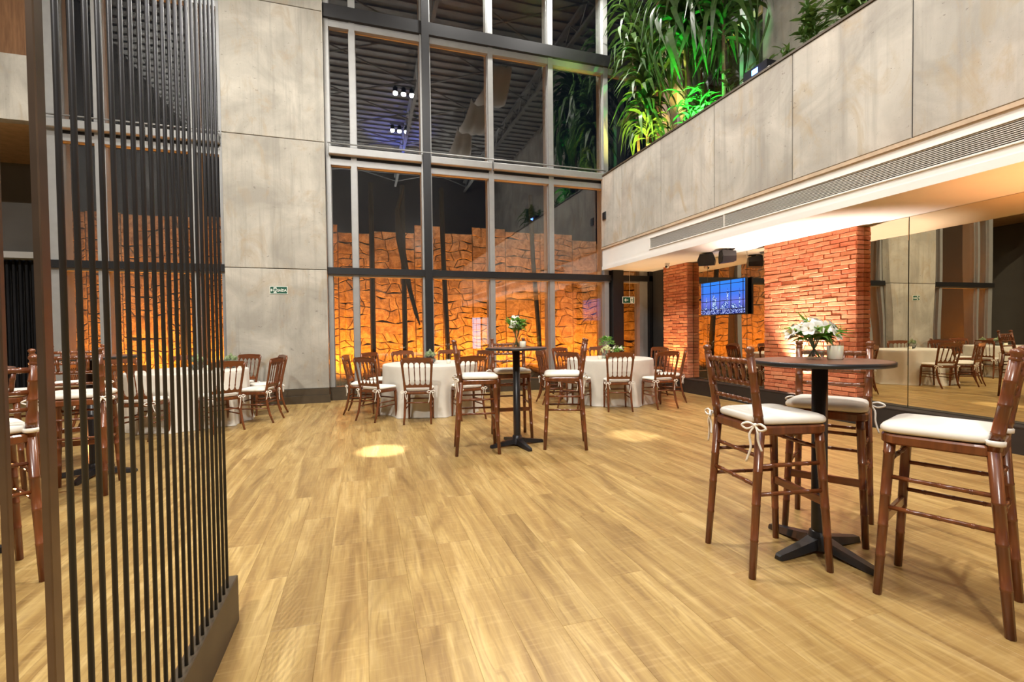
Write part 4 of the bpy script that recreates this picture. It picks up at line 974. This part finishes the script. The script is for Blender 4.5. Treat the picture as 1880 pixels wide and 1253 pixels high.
dracaena(5.62, 8.35, 5.15, 7.0, 170, DRAC, 'yellow lit dracaena at the far left end of the balcony, leaves cascading to the parapet', (-.05,.05), 1)
dracaena(5.72, 7.15, 6.3, 7.9, 210, LONG, 'tallest dracaena with long drooping dark leaves above the green lit plants', (-.12,.1), 2, (-.1,.9))
dracaena(5.75, 8.85, 6.9, 8.2, 80, DRAC, 'dracaena crown at the top left, its leaves crossing the window mullion', (-.2,.05), 3, (-.1,1.0))
dracaena(5.95, 6.60, 6.2, 7.8, 90, LONG, 'dracaena at the right of the drooping crown, before the side windows', (-.05,0), 4, (-.1,.9))
SM = [leaf_mesh('leaf', l, w, b, M['shrub'], .25, 6, .3, 0, .8) for l, w, b in ((.42,.030,1.7), (.36,.034,1.2), (.5,.028,2.0))]
SH = [leaf_mesh('leaf', l, w, b, M['shrub'], .25, 4, .2, 0, .6) for l, w, b in ((.13,.028,.7), (.11,.03,1.1), (.15,.026,.4))]
def bush(x, y, h, r, n, leaves, label, seed, name='bushy_plant', stemsn=6):
    rnd = random.Random(seed); t = thing(name, label, 'plant', (x, y, 4.42), 0, 'low plants on the balcony')
    for s in range(stemsn):
        a = rnd.uniform(0, 6.28); q = MB(); tip = Vector((r*.7*math.cos(a), r*.7*math.sin(a), h*rnd.uniform(.7, 1)))
        P = [Vector((0,0,-.03)), tip*.45+Vector((0,0,.12*h)), tip]; q.tube(P, [.010,.007,.004], 5); q.build('stem', M['stem'], t)
        for k in range(n//stemsn):
            u = rnd.uniform(.2, 1); p = P[0].lerp(P[1], u*2) if u < .5 else P[1].lerp(P[2], u*2-1)
            o = link('leaf', rnd.choice(leaves), t, p); sc_ = rnd.uniform(.7, 1.15); o.scale = (sc_,)*3; aim_leaf(o, rnd.uniform(0, 6.28), rnd.uniform(-.3, 1.0), rnd.uniform(-.5,.5))
bush(5.58, 6.85, 1.07, 0.28, 130, SM, 'bright green lit strap leaved plant at the parapet edge', 31)
bush(5.60, 5.95, 0.87, 0.29, 130, SH, 'green leafy shrub right of the green light', 32)
bush(5.52, 4.95, 0.57, 0.34, 70, SH, 'low arching sprig on the parapet right of the blue light', 33)
bush(5.56, 4.55, 1.02, 0.36, 240, SH, 'dense leafy shrub at the top right of the parapet', 34)
bush(5.56, 4.05, 0.97, 0.34, 160, SM, 'strap leaved plant rightmost on the parapet', 35)
bush(5.55, 8.05, 0.54, 0.19, 50, SH, 'small fern under the yellow lit dracaena', 36)
t = thing('projector', 'black lamp box with a blue glowing lens on the parapet edge', 'lamp', (5.20, 5.14, 4.675))
q = MB(); q.cham(-.06, .10, -.20, .20, .005, .16, .01, 2, 1); q.build('body', plain('matt_black', (.01,.01,.012), .85, spec=.2), t)
q = MB(); q.box(-.064, -.06, -.05, .05, .05, .12); q.build('lens', M['blue_on'], t)
q = MB(); q.box(-.05, .09, -.23, -.20, 0, .05); q.box(-.05, .09, .20, .23, 0, .05); q.build('foot', M['white'], t)
light('POINT', (5.10, 5.14, 4.76), None, 0.6, (.1,.25,1), t, radius=.02)

# ------------------------------------------------------------------ palms outside the windows
for x, lean, label, dead in ((.215, .01, 'straight dark palm trunk outside, left of the black mullion', 0), (.93, -.02, 'dark palm trunk outside with a dead frond hanging beside it', 1), (1.93, -.12, 'slanted dark palm trunk outside behind the far bar table', 0), (4.28, -.25, 'leaning dark palm trunk outside near the right mullion', 0), (-3.45, .05, 'dark palm trunk outside, seen through the rods', 0)):
    t = thing('palm', label, 'palm', (x*10.35/11+.0, 10.35, -.03), 0, 'palms outside the windows')
    q = MB(); q.tube([(0,0,0), (lean*.35,0,1.5), (lean*.8,0,3.0), (lean,0,4.45)], [.06,.055,.055,.05], 9); q.build('trunk', M['dark_bark'], t)
    if dead:
        q = MB(); q.tube([(.0,-.08,4.4),(-.14,-.1,3.9),(-.10,-.1,3.3),(.02,-.1,2.6),(.10,-.1,2.2),(.22,-.1,1.7),(.30,-.1,1.45)], [.02,.05,.085,.07,.05,.045,.012], 5, smooth=False); q.build('dead_frond', M['dark_bark'], t)
# ------------------------------------------------------------------ fabric swags under the roof, mirrored in the upper panes
t = thing('ceiling_drape', 'pale fabric swags hung under the roof, mirrored slantwise in the upper window panes', 'drape', (0, 0, 0))
for (xa, ya), (xb, yb_) in (((3.9, 6.2), (3.75, 4.1)), ((3.75, 4.1), (3.72, 1.9)), ((3.72, 1.9), (3.78, -0.5))):
    q = MB(); n = 14; vs = []
    for i in range(n+1):
        u = i/n; sag = .55*math.sin(PI*u)**.8
        for j in range(7):
            w_ = (j/6-.5)*(.9-.35*abs(2*u-1)); z = 8.75-sag+.05*math.cos(j*2.4); vs.append((xa+(xb-xa)*u+w_, ya+(yb_-ya)*u, z))
    q.add(vs, [(i*7+j, i*7+j+1, i*7+8+j, i*7+7+j) for i in range(n) for j in range(6)], 0, True); q.build('swag', M['drape'], t)
    q = MB(); q.tube([(xa, ya, 8.74), (xa, ya, 9.38)], .012, 5); q.build('hanger', M['truss'], t)
# ------------------------------------------------------------------ lamps
def spot_row(x, y, k_, label):
    t = thing('ceiling_spots', label, 'lamp', (x, y, 9.26), 0, 'triple ceiling spots')
    q = MB(); q.box(-.36, .36, -.03, .03, -.05, 0); q.build('bar', M['truss'], t)
    for k in (-1, 0, 1):
        q = MB(); q.lathe([(.001,-.05),(.05,-.06),(.075,-.10),(.075,-.24),(.068,-.24),(.068,-.20)], 16, (k*.26, 0, 0)); h = q.build('lamp_head', M['black'], t)
        q = MB(); q.lathe([(.001,-.212),(.066,-.212)], 16, (k*.26, 0, 0)); q.build('lens', M['lamp_on'], h)
        light('SPOT', (x+k*.26, y, 9.0), (x+k*.5, y+.2, 0) if k_ < 2 else (1.8+k, 3.0, 1.0), MAIN_P*k_, WARM if k else NEUT, t, 150, .6, .07)
for i, (x, y, k_) in enumerate(SPOT_ROWS):
    spot_row(x, y, k_, ['row of three ceiling spots mirrored high in the window by the black mullion', 'row of three ceiling spots mirrored lower in the same window pane', 'added row of three ceiling spots behind the camera, for front light', 'added unseen row of three ceiling spots over the right tables', 'added unseen row of three ceiling spots before the concrete column', 'added unseen row of three ceiling spots near the main windows'][i])
def ground_spot(loc, target, power, color, label, cone=110, h=.12, fixture=True):
    t = thing('uplight', label, 'lamp', loc, 0, 'uplights')
    d = (Vector(target)-Vector(loc)).normalized()
    q = MB(); q.tube([Vector((0,0,h*.5))-d*.0, Vector((0,0,h*.5))+d*.10], .045, 12); q.build('head', M['black'], t)
    q = MB(); q.box(-.04, .04, -.04, .04, 0, h*.5); q.build('stand', M['black'], t)
    light('SPOT', Vector(loc)+Vector((0,0,h*.5))+d*.13, target, power, color, t, cone, .7, .05)
for i, x in enumerate((-4.6, -3.7, -2.9, -1.2, -0.35, 1.25, 2.35, 3.5, 4.6, 6.0)):
    ground_spot((x, 10.45, -.03), (x+.05, 11.35, 1.9), (660 if x < 0.5 else 600) if -1.5 < x < 2 else 520, ORANGE, 'orange uplight at the foot of the stone wall outside, number %s from the left' % ['one','two','three','four','five','six','seven','eight','nine','ten'][i], 130)
t = thing('uplight', 'black box uplight against the plinth of the large brick pier', 'lamp', (5.97, 5.25, 0), 0, 'uplights')
q = MB(); q.cham(-.055, .055, -.09, .09, 0, .31, .008, 2, 1); q.build('body', M['black'], t)
q = MB(); q.box(-.045, .045, -.075, .075, .311, .314); q.build('lens', plain('lamp_lens', (.7,.6,.5), .3), t)
light('SPOT', (5.95, 5.25, .34), (6.17, 5.25, 2.3), 780, (1.0,.79,.68), t, 80, .9, .05)
ground_spot((5.90, 8.25, 0), (6.15, 8.25, 1.6), 160, (1.0,.62,.30), 'small black uplight on the floor before the small brick pier', 80)
ground_spot((5.9, 1.25, 0), (6.1, 1.25, 2.2), 560, (1.0,.40,.15), 'black uplight on the floor beside the mirror, just outside the right edge', 100)
ground_spot((-4.6, 6.2, 0), (-3.0, 4.8, 1.2), 260, (1.0,.36,.12), 'orange uplight on the floor of the left hall behind the rods', 100)
light('SPOT', (5.31, 7.78, 4.62), (5.56, 8.35, 5.5), 650, (1.0,.86,.18), None, 100, .7, .04, 'yellow_plant_lamp')
light('SPOT', (5.31, 6.45, 4.66), (5.58, 7.1, 5.45), 900, (.05,1.0,.15), None, 84, .7, .04, 'green_plant_lamp')
light('SPOT', (1.2, 3.2, 9.0), (0.17, 5.22, 0), 11000, NEUT, None, 3.8, .7, .03, 'pin_spot')
light('SPOT', (2.0, 3.0, 9.0), (3.06, 4.91, 0), 5000, NEUT, None, 4.6, .8, .03, 'pin_spot')
for ux, uy, uz in ((-6.2, 1.0, 5.0), (-6.2, -3.5, 5.0), (-2.0, -6.0, 5.0), (3.5, -6.0, 5.0)):
    light('SPOT', (ux, uy, uz), (ux*.45, uy*.5, 9.5), 1100, NEUT, None, 120, .7, .12, 'roof_fill_light')  # added fill aimed upward, brightens the roof deck mirrored in the panes
light('SPOT', (6.5, 5.0, 3.6), (6.98, 5.4, 6.2), 170, (.92,1.0,.80), None, 120, .8, .05, 'mezzanine_fill_light')  # added light to brighten the mezzanine concrete, has no fixture
light('SPOT', (1.5, -2.4, 8.0), (1.5, -1.2, 9.5), 900, (.08,.14,1.0), None, 80, .6, .1, 'blue_stage_lamp')
